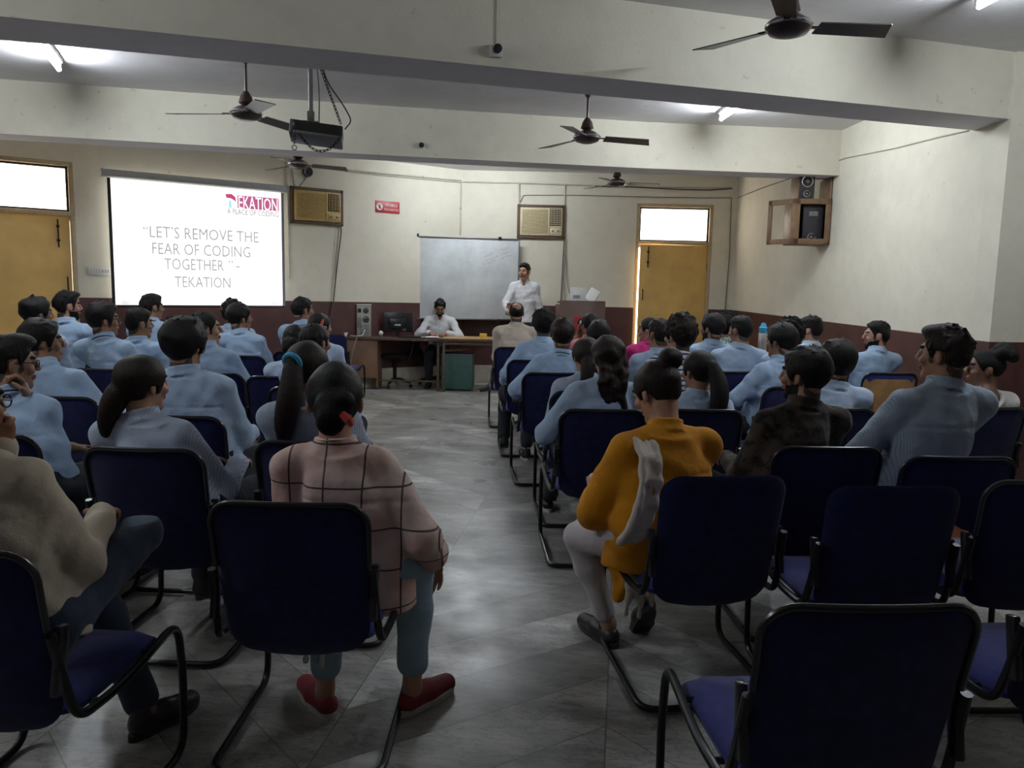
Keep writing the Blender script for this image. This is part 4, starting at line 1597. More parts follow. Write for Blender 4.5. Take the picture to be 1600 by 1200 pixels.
def shoe_mesh(kind):
    if kind not in SHOE:
        F = Field((-.07, -.11, -.01), (.07, .24, .13), .006)
        F.cone((0, -.035, .040), (0, .06, .038), .037, .040, .02)
        F.cone((0, .06, .036), (.004, .165, .026), .042, .036, .02)
        if kind != 'slip':
            F.cone((0, -.03, .05), (0, -.03, .085), .038, .036, .02)
        F.put(lambda X, Y, Z: Z - .012 + 0 * X + 0 * Y, (-.1, -.2, -.1), (.1, .3, .012), .001, 'cut')
        up = F.skin('shoe')
        mb = MB()
        out = [(.036 * math.sin(a) * (1.15 if math.cos(a) > 0 else 1) + (.004 if math.cos(a) > 0 else 0), .06 + .142 * math.cos(a) ) for a in (2 * math.pi * i / 28 for i in range(28))]
        A = [mb.bm.verts.new((x * 1.12, y, .0)) for x, y in out]
        B = [mb.bm.verts.new((x * 1.18, y, .022)) for x, y in out]
        mb.bm.faces.new(A[::-1]); mb.bm.faces.new(B)
        for i in range(28):
            mb.bm.faces.new((A[i], A[(i + 1) % 28], B[(i + 1) % 28], B[i]))
        SHOE[kind] = (up, mb)
    return SHOE[kind]


SHOE_ME = {}


def add_shoe(root, p, yaw, pitch, upper, sole, kind='lace'):
    key = (upper, sole, kind)
    if key not in SHOE_ME:
        F, mb = shoe_mesh(kind)
        u = F.copy()
        u.materials.append(MATS[upper])
        bm2 = mb.bm.copy()
        me = bpy.data.meshes.new('sole')
        bmesh.ops.recalc_face_normals(bm2, faces=bm2.faces)
        bm2.to_mesh(me)
        bm2.free()
        me.materials.append(MATS[sole])
        SHOE_ME[key] = (u, me)
    u, me = SHOE_ME[key]
    s = link_mesh('shoe', u, root, p, (pitch, 0, yaw))
    link_mesh('sole', me, s)
    return s




def make_person(label, loc, rz, crown, head, o):
    """loc: floor point under the pelvis; crown: height of the crown of the head; head: (dx, dy) of the head from the pelvis"""
    g = o.get
    near = g('near', False)
    h = .0068 if near else .0092
    w = g('width', 1.0)
    fem = g('fem', False)
    stand = g('stand', False)
    seed = g('seed', 1)
    root = thing('person', label, 'person', loc, rz, g('group', 'people seated in the rows'))
    zp = .985 if stand else .56
    yaw, pitch, roll = rad(g('yaw', 0)), rad(g('pitch', 0)), rad(g('roll', 0))
    HR = rotm(yaw, pitch, roll)
    hs = g('hscale', 1.0)
    Hc = np.array((head[0], head[1], crown - .125 * hs))

    def hp(q):
        return Hc + HR @ (np.array(q, float) * hs)
    nb = np.array((head[0] * .92, head[1] - .035 + .02 * math.sin(pitch), Hc[2] - .145 * hs))
    if pitch < -.25:
        nb = nb + np.array((0, -.035, .0))
    sz = nb[2] - .064 - g('drop', 0.0)
    shx = (.152 if fem else .168) * w
    SL = np.array((nb[0] - shx, nb[1] - .005, sz))
    SR = np.array((nb[0] + shx, nb[1] - .005, sz))

    def spine(z):
        t = np.clip((z - zp) / (nb[2] - zp), 0, 1)
        f = t ** 1.25
        return nb[0] * f, (nb[1] - .01) * f + (-.012 if not stand else 0) * math.sin(math.pi * t)
    # arms
    arms = g('arms', {})
    l1, l2 = .285, .25
    limbs = []
    for s, S in ((-1, SL), (1, SR)):
        a = arms.get('L' if s < 0 else 'R', {})
        T = a.get('wrist', (s * .10, .30, zp + .12))
        pole = a.get('pole', (s * .32, -.6, -.6))
        E, T = ik(S, T, l1, l2, pole)
        limbs.append((s, S, E, T, a))
    # legs
    legs = g('legs', {})
    lg = []
    for s in (-1, 1):
        a = legs.get('L' if s < 0 else 'R', {})
        hip = np.array((s * .088, .0, zp - .02))
        knee = np.array(a.get('knee', (s * .12, .43, .515) if not stand else (s * .10, .03, .50)))
        ank = np.array(a.get('ankle', (s * .12, .36, .085) if not stand else (s * .11, 0.0, .085)))
        fy = a.get('foot', (s * -.12, 0.0))
        lg.append((s, hip, knee, ank, fy))
    lo = [-.45, -.32, -.01]
    hi = [.45, .80, crown + .03]
    for s, S, E, T, a in limbs:
        for q in (E, T):
            for i in range(3):
                lo[i] = min(lo[i], q[i] - .22)
                hi[i] = max(hi[i], q[i] + .22)
    lo[2] = -.01
    # ---- the body: head, neck, torso, arms, hands, legs in one skin
    F = Field(lo, hi, h)
    F.loft([(zp - .10, 0, 0, .13, .10), (zp, *spine(zp), .145, .10), (zp + .16, *spine(zp + .16), .125 * w, .095), (sz - .10, *spine(sz - .10), .145 * w, .10),
            (sz + .0, *spine(sz), .12 * w, .076), (sz + .04, *spine(sz + .04), .06, .052)], .03)
    for s, S, E, T, a in limbs:
        F.cone(nb, S, .040, .043, .03)
        F.cone(S, E, .045, .037, .02)
        F.cone(E, E + (T - E) * .35, .037, .035, .02)
        F.cone(E + (T - E) * .35, T, .035, .024, .02)
        d = np.array(a.get('dir', (T - E) * np.array((1, 1, .35)) + np.array((-s * .03, .05, -.05))), float)
        up = a.get('up', (s * .25, .1, 1))
        hand(F, T, d, up, -s, a.get('curl', .45), a.get('spread', .09), g('hand', 1.0))
    for s, hip, knee, ank, fy in lg:
        F.cone(hip, knee, .076, .044, .02)
        F.cone(knee, knee + (ank - knee) * .3, .043, .048, .015)
        F.cone(knee + (ank - knee) * .3, ank, .048, .032, .02)
        fd = np.array((math.sin(-fy[0]) * math.cos(fy[1]), math.cos(fy[0]) * math.cos(fy[1]), math.sin(fy[1])))
        dn = np.array((0, 0, -1.0)) if abs(fy[1]) < .3 else np.array((0, math.sin(fy[1]), -math.cos(fy[1])))
        F.cone(ank, ank - fd * .008 + dn * .035, .032, .026, .015)
        F.cone(ank - fd * .012 + dn * .045, ank + fd * .12 + dn * .052, .023, .016, .012)
    nr = .050 if fem else .057
    F.cone(nb + np.array((0, -.005, -.02)), hp((0, -.025, -.05)), nr + .008, nr, .03)
    # head
    F.ell(hp((0, -.012, .030)), np.array((.074, .093, .085)) * hs, HR, .01)
    F.cone(hp((0, .022, -.005)), hp((0, .046, -.078)), .064 * hs, .036 * hs, .025)
    F.ell(hp((0, -.005, -.045)), np.array((.062, .066, .05)) * hs, HR, .025)
    F.ell(hp((0, .069, -.096)), np.array((.022, .017, .016)) * hs, HR, .02)
    F.ell(hp((0, .080, .036)), np.array((.050, .012, .012)) * hs, HR, .014)        # brow
    for s in (-1, 1):
        F.ell(hp((s * .032, .098, .014)), np.array((.017, .014, .012)) * hs, HR, .01, 'cut')
        F.ell(hp((s * .042, .066, -.022)), np.array((.022, .020, .02)) * hs, HR, .015)  # cheek
        F.ell(hp((s * .077, -.008, -.004)), np.array((.009, .019, .032)) * hs, rotm(yaw, pitch, 0) @ rotm(s * .4, 0), .006)
        F.ell(hp((s * .010, .097, -.022)), np.array((.009, .009, .007)) * hs, HR, .006)
    F.cone(hp((0, .090, .022)), hp((0, .106, -.014)), .008 * hs, .0125 * hs, .008)
    F.ell(hp((0, .087, -.049)), np.array((.024, .012, .007)) * hs, HR, .006)
    F.ell(hp((0, .085, -.062)), np.array((.021, .012, .008)) * hs, HR, .006)
    me = F.skin('body')
    skin = g('skin', 'skin brown')
    me.materials.append(MATS[skin])
    me.materials.append(MATS['lips'])
    me.materials.append(MATS['black hair'])
    n = len(me.polygons)
    ctr = np.empty(n * 3, np.float32)
    me.polygons.foreach_get('center', ctr)
    q = (ctr.reshape(-1, 3) - Hc) @ HR / hs
    idx = np.zeros(n, np.int32)
    fr = q[:, 1] > .06
    idx[fr & (((q[:, 0] / .026) ** 2 + ((q[:, 2] + .056) / .013) ** 2) < 1)] = 1
    bx = np.abs(q[:, 0])
    idx[fr & (bx > .013) & (bx < .054) & (np.abs(q[:, 2] - .037 + .12 * np.maximum(bx - .035, 0)) < .0058)] = 2
    st = HAIR[g('hair', 'short')]
    hl = hairline(q[:, 1], st[2], st[3])
    idx[(not fem) & (q[:, 1] < .036) & (q[:, 2] < hl + .012) & (q[:, 2] > hl - .026) & ~((bx > .066) & (q[:, 1] > -.034) & (q[:, 1] < .016)) & (q[:, 2] > -.105)] = 5
    if g('beard'):
        bd = (q[:, 1] > -.01) & (q[:, 2] < -.030 + .0 * bx) & (q[:, 2] > -.125) & ~((bx < .024) & (q[:, 2] > -.068) & (q[:, 1] > .06) & (q[:, 2] < -.044))
        bd &= (q[:, 2] < -.058 + .6 * np.maximum(bx - .025, 0)) | ((bx < .03) & (np.abs(q[:, 2] + .037) < .006) & fr)
        idx[bd] = 2
    me.polygons.foreach_set('material_index', idx)
    # eyes set into the same mesh
    bm = bmesh.new()
    bm.from_mesh(me)
    me.materials.append(MATS['eye white'])
    me.materials.append(MATS['eye iris'])
    me.materials.append(MATS['cropped hair'])
    for s in (-1, 1):
        for c, r, mi in (((s * .032, .0765, .014), .0110, 3), ((s * .032, .0815, .014), .0072, 4)):
            rs = bmesh.ops.create_icosphere(bm, subdivisions=2, radius=r * hs)
            p = Vector(hp(c))
            fs = set()
            for v in rs['verts']:
                v.co += p
                fs.update(v.link_faces)
            for f in fs:
                f.material_index = mi
                f.smooth = True
    bm.to_mesh(me)
    bm.free()
    link_mesh('body', me, root)

    # ---- hair
    hair(root, g('hair', 'short'), hp, HR, hs, Hc, seed, g('hair_mat', 'black hair'), near)

    # ---- shirt
    ease = g('ease', .016)
    F = Field(lo, hi, h)
    belly = g('belly', 0.0)
    hem = g('hem', zp - .06)
    kn = [(hem, 0, 0, (.158 + (.015 if fem else 0)) * w, .125), (zp + .02, *spine(zp + .02), .160 * w + belly * .6, .120 + belly), (zp + .15, *(np.array(spine(zp + .15)) + (0, belly * .3)), .148 * w + belly * .5, .115 + belly),
          (sz - .14, *spine(sz - .14), .168 * w, .122 + belly * .4), (sz - .04, *spine(sz - .04), .156 * w, .108), (sz + .015, *spine(sz + .01), .120 * w, .094), (sz + .05, *spine(sz + .04), .080, .076)]
    F.loft(kn, .03)
    for s, S, E, T, a in limbs:
        F.cone(nb + np.array((s * .03, -.008, -.012)), S + np.array((0, 0, .0)), .058, .054 + ease * .4, .04)
        F.cone(S, E, .049 + ease, .042 + ease, .03)
        sl = g('sleeve', .95)
        if sl > 0:
            F.cone(E, E + (T - E) * sl, .042 + ease, .030 + ease * .8, .02)
            if g('bell'):
                q = E + (T - E) * sl
                F.cone(E + (T - E) * sl * .55, q, .045, .064, .02)
    rel = (SL + SR) / 2
    F.wrinkle(.0042 if near else .004, seed)
    F.wrinkle(.0022, seed + 77, 2.0)
    zy = sz - .085
    Zr = F.ax[2].reshape(1, 1, -1)
    Yr = F.ax[1].reshape(1, -1, 1)
    F.D += (.0035 * np.exp(-((Zr - zy) / .007) ** 2) * (Yr < spine(zy)[1] - .05)).astype(np.float32)
    ax = (hp((0, -.025, -.05)) - nb)
    ax = ax / np.linalg.norm(ax)
    if g('collar', True):
        cc = nb + ax * .022
        cr = nr + .012
        T3 = np.array(Vector((0, 0, 1)).rotation_difference(Vector(ax)).to_matrix())
        op = 1.0 if not g('open_collar') else .8

        def ring(X, Y, Z):
            dx, dy, dz = X - cc[0], Y - cc[1], Z - cc[2]
            u = T3[0, 0] * dx + T3[1, 0] * dy + T3[2, 0] * dz
            v = T3[0, 1] * dx + T3[1, 1] * dy + T3[2, 1] * dz
            t = T3[0, 2] * dx + T3[1, 2] * dy + T3[2, 2] * dz
            rr = np.sqrt(u * u + v * v)
            d = np.maximum(np.abs(rr - cr - .012 * np.clip(-t / .03, 0, 1)) - .0085, np.abs(t + .0) - .026)
            return np.maximum(d, v - ((cr - .012 + .25 * np.abs(u)) if not g('vneck') else (cr * .45 + .9 * np.abs(u))))
        F.put(ring, cc - .12, cc + .12, .008)
    if g('vneck'):
        F.ell(nb + np.array((0, .085, -.012)), (.026, .05, .040), None, .01, 'cut')
        Xr = F.ax[0].reshape(-1, 1, 1)
        Yr2 = F.ax[1].reshape(1, -1, 1)
        F.D += (.003 * (np.exp(-((Xr - nb[0] - .016) / .006) ** 2)) * (Yr2 > nb[1] + .03)).astype(np.float32)
    if g('neck_drop'):                       # wide open back of the neckline
        F.ell(nb + np.array((0, -.07, g('neck_drop'))), (.085, .09, .075), None, .01, 'cut')
    shirt = F.skin('shirt')
    shirt.materials.append(MATS[g('shirt', 'sky blue shirting')])
    link_mesh(g('shirt_name', 'shirt'), shirt, root)

    # ---- trousers
    F = Field((-.40, -.25, -.01), (.45, .85, zp + .16), .0095)
    F.loft([(zp - .115, 0, .01, .15, .105), (zp - .02, 0, 0, .165 * w, .118), (zp + .10, *spine(zp + .10), .146 * w, .108)], .03)
    tl = g('trouser_len', .93)
    ta = g('trouser_ease', .016)
    for s, hip, knee, ank, fy in lg:
        F.cone(hip, knee, .086 * max(1, w * .97), .058 + ta * .6, .03)
        e = knee + (ank - knee) * tl
        F.cone(knee, knee + (ank - knee) * .35, .055 + ta * .6, .054 + ta * .7, .02)
        F.cone(knee + (ank - knee) * .35, e, .054 + ta * .7, .038 + ta, .02)
    F.wrinkle(.003, seed + 50)
    tr = F.skin('trousers')
    tr.materials.append(MATS[g('trousers', 'dark trousers')])
    link_mesh('trousers', tr, root)

    # ---- shoes
    for s, hip, knee, ank, fy in lg:
        fd = Vector((0, 1, 0))
        R = Euler((fy[1], 0, fy[0])).to_matrix()
        p = Vector(ank) + R @ Vector((0, .015, -.085))
        if abs(fy[1]) < .05 and p.z < .03:
            p.z = 0
        sh = g('shoes', ('shoe black', 'dark sole', 'lace'))
        if sh:
            add_shoe(root, p, fy[0], fy[1], *sh)
    return root, dict(hp=hp, HR=HR, Hc=Hc, nb=nb, SL=SL, SR=SR, limbs=limbs, spine=spine, hs=hs, zp=zp, ax=ax)


def hairline(v, zoff, hem):
    """height of the edge of the hair along the head, v measured towards the face"""
    return np.interp(v, [-.11, -.075, -.05, -.036, -.030, .010, .015, .034, .040, .072, .085], [hem, hem, hem * .75, hem * .4 + zoff, .020 + zoff, .024 + zoff, -.012 + zoff, -.008 + zoff, .014 + zoff, .082 + zoff * .4, .097])


HAIR = {'short': (.010, .016, .0, -.068), 'fade': (.006, .020, .008, -.052), 'mop': (.028, .030, -.03, -.09), 'curly': (.024, .034, -.008, -.075), 'quiff': (.011, .022, .004, -.066),
        'bald': (.008, .008, .004, -.070), 'tied': (.012, .012, -.008, -.082), 'tied_bun': (.013, .013, -.008, -.082), 'top_bun': (.014, .012, -.008, -.088), 'pony': (.014, .014, -.01, -.082),
        'low_pony': (.020, .016, -.02, -.092), 'long': (.020, .016, -.03, -.10), 'half_up': (.022, .016, -.03, -.10), 'round': (.017, .020, -.008, -.080), 'braid_bun': (.008, .008, .0, -.07)}


def hair(root, style, hp, HR, hs, Hc, seed, material, near):
    h = .0058 if near else .0075
    side, top, zoff, hem = HAIR[style]
    F = Field(Hc - np.array((.24, .30, .52)) * hs, Hc + np.array((.24, .24, .26)) * hs, h)
    c = hp((0, -.014, .031))
    F.ell(c, (np.array((.0745 + side, .0935 + side, .0865 + top))) * hs, HR, .01)
    if style in ('mop', 'curly', 'round'):
        F.ell(hp((0, -.02, .05)), (np.array((.078 + side, .094 + side, .072 + top))) * hs, HR, .02)
    if style == 'quiff':
        F.ell(hp((0, .035, .105)), np.array((.062, .060, .034)) * hs, HR, .03)
    if style == 'fade':
        F.ell(hp((0, .0, .085)), np.array((.072, .092, .044)) * hs, HR, .02)
    b0 = hem

    def keep(X, Y, Z):
        dx, dy, dz = X - Hc[0], Y - Hc[1], Z - Hc[2]
        u = (HR[0, 0] * dx + HR[1, 0] * dy + HR[2, 0] * dz) / hs
        v = (HR[0, 1] * dx + HR[1, 1] * dy + HR[2, 1] * dz) / hs
        t = (HR[0, 2] * dx + HR[1, 2] * dy + HR[2, 2] * dz) / hs
        line = hairline(v, zoff, b0)
        d = -(t - line) * .8
        if style == 'bald':
            d = np.minimum(d, 1)
            topcut = t - (.058 - .35 * np.minimum(v, 0) * 0 - .0)
            oval = .052 - np.sqrt((u / 1.0) ** 2 + ((v + .042) / 1.2) ** 2)
            d = np.maximum(d, np.where(t > .035, oval, -1))
        return -d
    if style in ('short', 'round', 'quiff', 'mop', 'curly', 'fade'):
        rg = random.Random(seed * 7 + 1)
        rx, ry, rz_ = (.0745 + side) * .97, (.0935 + side) * .97, (.0865 + top) * .97
        for k in range(90 if style == 'curly' else 70):
            az_, zz = rg.uniform(0, 6.283), rg.uniform(-.35, .97) if style != 'fade' else rg.uniform(.45, .97)
            q = math.sqrt(1 - zz * zz)
            n_ = np.array((q * math.cos(az_), q * math.sin(az_), zz))
            p_ = n_ * (rx, ry, rz_) + (0, -.014, .031 + (.012 if style in ('mop', 'round', 'curly') else 0))
            if style == 'curly':
                r_ = rg.uniform(.012, .019)
                F.ell(hp(p_ + n_ * .002), (r_, r_, r_), None, .006)
            else:
                t_ = np.array((rg.uniform(-.6, .6), .5 if zz > .5 else rg.uniform(-.3, .3), -.8 if zz < .5 else .1))
                t_ = t_ - n_ * t_.dot(n_)
                t_ /= np.linalg.norm(t_)
                L_ = rg.uniform(.022, .040)
                F.cone(hp(p_ - n_ * .004), hp(p_ + t_ * L_ + n_ * rg.uniform(.000, .008)), .0105, .0045, .004)
    F.put(keep, Hc - .3, Hc + .3, .001, 'cut')
    amp = {'curly': .004, 'mop': .004, 'quiff': .0045, 'round': .004}.get(style, .0025)
    F.wrinkle(amp, seed + 11, 2.2 if style == 'curly' else 1.5)
    if style in ('tied', 'tied_bun'):
        k_ = .8 if style == 'tied' else 1.0
        F.ell(hp((.0, -.118, -.012)), np.array((.058, .036, .062)) * hs * k_, HR, .010)
        F.ell(hp((-.006, -.140, -.040)), np.array((.044, .024, .050)) * hs * k_, HR, .008)
        F.ell(hp((.03, -.128, .012)), np.array((.036, .024, .034)) * hs * k_, HR, .006)
    if style == 'top_bun':
        F.ell(hp((.035, -.085, .115)), np.array((.054, .050, .046)) * hs, HR, .008)
        F.wrinkle(.002, seed + 5, 2)
    if style == 'braid_bun':
        rg = random.Random(2)
        for k in range(16):
            a = k * 2.4
            rr = .072 * math.sqrt((k + .5) / 16)
            F.ell(hp((rr * math.cos(a), -.095 + .75 * rr * math.sin(a), .085 + .055 * (1 - (rr / .072) ** 2) - .5 * rr * math.sin(a) * 0)), (.034, .034, .038), None, .006)
    if style == 'pony':
        F.ell(hp((0, -.115, .045)), np.array((.034, .03, .034)) * hs, HR, .012)
        for k in range(10):
            t0, t1 = k / 10, (k + 1) / 10
            f = lambda t: hp((0, -.125 - .055 * math.sin(min(t * 2.2, 1.57)), .04)) + np.array((.012 * math.sin(5 * t), 0, -.34 * t))
            r = lambda t: .020 + .030 * math.sin(math.pi * min(1, .15 + t * .8)) * (1 if t < .8 else 1 - (t - .8) * 2)
            F.cone(f(t0), f(t1), r(t0), r(t1), .01)
    if style == 'low_pony':
        for k in range(9):
            t0, t1 = k / 9, (k + 1) / 9
            f = lambda t: hp((-.02 - .035 * t, -.10 - .03 * math.sin(3 * t), -.03)) + np.array((-.02 * t, 0, -.20 * t))
            r = lambda t: .052 - .034 * t
            F.cone(f(t0), f(t1), r(t0), r(t1), .012)
    if style in ('long', 'half_up'):
        for xx in (-.06, -.04, -.02, .0, .02, .04, .058):
            for k in range(8):
                t0, t1 = k / 8, (k + 1) / 8
                L = .34 + .05 * math.sin(xx * 130)
                f = lambda t: hp((xx * (1.1 - .1 * t), -.075 - .055 * math.sin(min(2.6 * t, 1.57)), .02)) + np.array((.010 * math.sin(8 * t + xx * 110) + .02 * t, 0, -L * t))
                r = lambda t: .024 - .014 * t ** 2 - .003 * math.sin(9 * t + xx * 90)
                F.cone(f(t0), f(t1), r(t0), r(t1), .008)
        F.wrinkle(.004, seed + 3, 2)
    me = F.skin('hair')
    me.materials.append(MATS[material])
    return link_mesh('hair', me, root)


def glasses(root, D):
    hp, HR, hs = D['hp'], D['HR'], D['hs']
    mb = MB()
    for s in (-1, 1):
        mb.tube([Vector(hp((s * .034 + .025 * math.cos(a), .098, .010 + .019 * math.sin(a)))) for a in (2 * math.pi * i / 18 for i in range(18))], .0022, 6, closed=True)
        mb.tube([Vector(hp(q)) for q in ((s * .058, .098, .016), (s * .076, .085, .016), (s * .082, .0, .014), (s * .081, -.02, .0))], .0022, 6)
    mb.tube([Vector(hp(q)) for q in ((-.010, .098, .014), (0, .103, .016), (.010, .098, .014))], .0022, 6)
    return mb.build('spectacles', 'spectacle black', root)


def lanyard(root, D, m):
    nb, ax = Vector(D['nb']), Vector(D['ax'])
    T = Vector((0, 0, 1)).rotation_difference(ax).to_matrix()
    mb = MB()
    P = [nb + T @ Vector((.080 * math.sin(a), -.078 * math.cos(a), .018 - .02 * (1 - math.cos(a)))) for a in (-1.5 + 3.0 * i / 16 for i in range(17))]
    mb.tube(P, .0065, 6)
    return mb.build('lanyard', m, root)


# ---------------------------------------------------------------- the people and their chairs
def local(root_loc, rz, p):
    q = Matrix.Rotation(-rz, 3, 'Z') @ (Vector(p) - Vector(root_loc))
    return np.array(q)


def seat(label, chair_label, cx, ycrown, chair=None, d=None, rz=0.0, kind='rim', lean=.03, shift=(0, .0), stay=False, chair_rz=None, **o):
    """cx, ycrown: pixel of the crown of the head; chair: pixel of the top centre of the chair back, or d: distance"""
    rzr = rad(rz)
    if chair is not None and not isinstance(chair, Vector):
        C = chair_at(*chair)
    elif isinstance(chair, Vector):
        C = chair.copy()
    else:
        h_ = ay(cx, ycrown, d)
        C = Vector((h_.x, d - lean - .02, 0))
    loc = Vector((C.x + shift[0], C.y + .02 + shift[1], 0))
    crown = ay(cx, ycrown, loc.y + lean)
    hd = local(loc, rzr, (crown.x, crown.y, 0))
    z = crown.z
    if not .98 < z < 1.45:
        print('CROWN', label, round(z, 2))
    if abs(hd[0]) > .16 and not stay:
        print('LEAN', label, np.round(hd, 2))
    o['near'] = o.get('near', C.y < 4.3)
    for grp in ('arms', 'legs'):
        for sd in o.get(grp, {}).values():
            for k in list(sd):
                if k.endswith('_w'):
                    sd[k[:-2]] = local(loc, rzr, sd.pop(k))
    CH[label] = place_chair(kind, chair_label, C, rzr * .8 if chair_rz is None else rad(chair_rz))
    root, D = make_person(label, loc, rzr, z, (hd[0], hd[1]), o)
    if o.get('spectacles'):
        glasses(root, D)
    if o.get('lanyard'):
        lanyard(root, D, o['lanyard'])
    return root, D, loc


CH = {}
SKY, BLU, PALE = 'sky blue shirting', 'blue shirting', 'pale blue shirting'

# --- left block, from the front-most camera row forward
C1 = Vector((-1.30, 2.04, 0))
L1 = seat('person in a cream shirt at the left edge, fist at chin and legs crossed', 'blue chair at the bottom left corner under the person in cream', -62, 560, chair=C1, rz=-4, lean=.07, shift=(-.08, .02), stay=True,
          near=True, shirt='cream shirting', trousers='navy denim', hair='short', yaw=-25, pitch=-8, width=1.12, seed=21, spectacles=True, hem=.50,
          arms={'R': dict(wrist=(.06, .30, .76), pole=(.45, -.3, -.8)), 'L': dict(wrist_w=ay(6, 690, 2.38), pole=(-.3, .2, -.9), dir=(.1, -.12, 1), up=(-.2, 1, 0), curl=1.3)},
          legs={'R': dict(knee=(.13, .40, .665), ankle=(-.14, .62, .42), foot=(.7, -.3)), 'L': dict(knee=(-.10, .44, .52), ankle=(.16, .33, .085), foot=(-.35, 0))})
pl = chair_at(451, 784)
aL, aR = az(508, 1078, .085), az(644, 1074, .085)
L19 = seat('person in a pink plaid shirt, pale jeans and red shoes on the aisle', 'dark blue chair in the foreground aisle under the person in plaid', 523, 567, chair=(451, 784), lean=.07, shift=(.15, .06), stay=True,
           near=True, fem=True, shirt='plaid cotton', shirt_name='plaid_shirt', trousers='light denim', hair='tied_bun', yaw=10, pitch=-4, width=1.0, seed=22, hscale=1.1, hem=.40, bell=True, sleeve=.62, ease=.02,
           skin='skin light brown', shoes=('shoe red', 'shoe sole', 'slip'), trouser_len=.80,
           arms={'R': dict(wrist=(.215, .15, .51), pole=(.3, -.9, 0), dir=(-.05, .5, -.8)), 'L': dict(wrist=(-.16, .26, .68))},
           legs={'L': dict(knee_w=(aL.x - .0, aL.y + .08, .51), ankle_w=aL, foot=(.65, 0)), 'R': dict(knee_w=(aR.x + .0, aR.y + .07, .52), ankle_w=aR, foot=(-.62, 0))})
hpf = L19[1]['hp']
MB().tube([Vector(hpf(q)) for q in ((.028, -.165, -.02), (.045, -.170, -.035), (.055, -.155, -.055))], [.012, .016, .010], 8).build('hair_clip', 'hair clip red', L19[0])
nb_, ax_ = Vector(L19[1]['nb']), Vector(L19[1]['ax'])
MB().tube([nb_ + ax_ * .045 + Vector((.066 * math.sin(a), -.066 * math.cos(a) - .004, 0)) for a in (-1.2 + 2.4 * i / 12 for i in range(13))], .0022, 6).build('necklace', 'gold', L19[0])

seat('person with a low loose ponytail in a fine striped shirt, left block', 'blue chair with black edge trim under the ponytailed person in stripes', 222, 556, chair=(230, 700), fem=True, shirt='fine striped shirting',
     hair='low_pony', hair_mat='dark brown hair', yaw=-28, width=1.05, seed=23, rz=-3, skin='skin light brown')
seat('person at the left edge with a hand on the cheek, wearing spectacles', 'blue chair at the left edge under the person with hand on cheek', 16, 527, chair=(-14, 678), lean=.12, shirt=SKY, hair='quiff', yaw=-42, pitch=-4, rz=-6, seed=24, spectacles=True,
     sleeve=.12, lanyard='lanyard navy', arms={'R': dict(wrist_w=ay(44, 624, 3.44), pole=(.75, .15, -1.1), dir=(-.25, -.05, 1), up=(.6, .6, 0), curl=.9)})
seat('person with full round hair in a sky blue shirt beside the yellow left door', 'blue chair near the left edge, in front of the person with round hair', 66, 502, chair=(97, 620), shift=(-.03, 0), shirt=SKY, hair='round', yaw=-48, rz=-5, seed=25, width=1.1, stay=True)
seat('broad person with mushroom-shaped hair in a blue shirt, left block', 'wide-looking blue chair behind the person with mushroom-shaped hair', 289, 502, chair=(280, 650), shirt=BLU, hair='mop', yaw=-14, rz=-3, seed=26, width=1.14)
seat('person in profile to the right, short hair and sky blue shirt, left block', 'blue chair under the person shown in profile to the right', 322, 488, chair=(338, 583), shirt=SKY, hair='short', yaw=-58, rz=-6, seed=27, skin='skin light brown')
seat('person with bushy hair turned right, below the screen corner', 'blue chair under the person with bushy hair below the screen corner', 375, 476, chair=(378, 556), shirt=SKY, hair='round', yaw=-42, rz=-5, seed=28)
seat('person hidden behind the bushy-haired person, only dark hair showing', 'blue chair hidden in front of the bushy-haired person', 364, 472, d=8.0, shirt=PALE, hair='curly', yaw=-20, seed=29)
seat('person with spectacles and a dark lanyard in the middle of the left block', 'blue chair under the spectacled person with a dark lanyard', 162, 475, chair=(168, 577), shirt=SKY, hair='round', yaw=-46, rz=-5, seed=30, spectacles=True, lanyard='lanyard navy')
seat('person with shaved sides and a thick flat crown, below the screen', 'blue chair under the person with shaved sides below the screen', 217, 483, d=6.2, shirt=SKY, hair='fade', yaw=-38, rz=-4, seed=31)
seat('person with swept-up hair seen against the lower left of the screen', 'blue chair under the person seen against the screen', 237, 461, d=7.4, shirt=SKY, hair='quiff', yaw=-36, rz=-4, seed=32, lanyard='lanyard navy')
seat('bearded person with combed-up hair before the yellow left door', 'blue chair under the bearded person before the left door', 105, 457, d=6.7, shirt=SKY, hair='quiff', beard=True, yaw=-40, rz=-4, seed=33, skin='skin light brown')
seat('person with smooth black hair before the yellow door, left of the bearded one', 'blue chair under the smooth-haired person before the left door', 58, 466, d=5.9, shirt=PALE, hair='round', yaw=-35, rz=-4, seed=34)
seat('person with upright short hair in front of the office desk, left block', 'blue chair under the person sitting before the office desk', 473, 465, chair=(468, 550), shirt=SKY, hair='short', yaw=-44, rz=-4, seed=35, lean=.05)
D15 = seat('person with tied hair and a red clip beside the desk front panel', 'blue chair under the person with the red hair clip by the desk', 500, 489, d=6.6, fem=True, shirt=PALE, hair='tied', yaw=-32, rz=-4, seed=36, skin='skin light brown')
hpf = D15[1]['hp']
MB().tube([Vector(hpf(q)) for q in ((.07, -.03, .07), (.088, -.05, .05), (.085, -.06, .02))], .012, 6).build('hair_clip', 'hair clip red', D15[0])
seat('person with dark tied hair between two others in the aisle column, left block', 'blue chair under the tied-haired person in the aisle column', 462, 508, d=5.5, fem=True, shirt=PALE, hair='tied_bun', yaw=-5, seed=37)
seat('person with short dark hair right in front of the ponytail with blue elastic', 'blue chair in front of the long ponytail, left block', 493, 507, chair=(482, 606), shirt=SKY, hair='short', yaw=-28, rz=-3, seed=38, lean=.06)
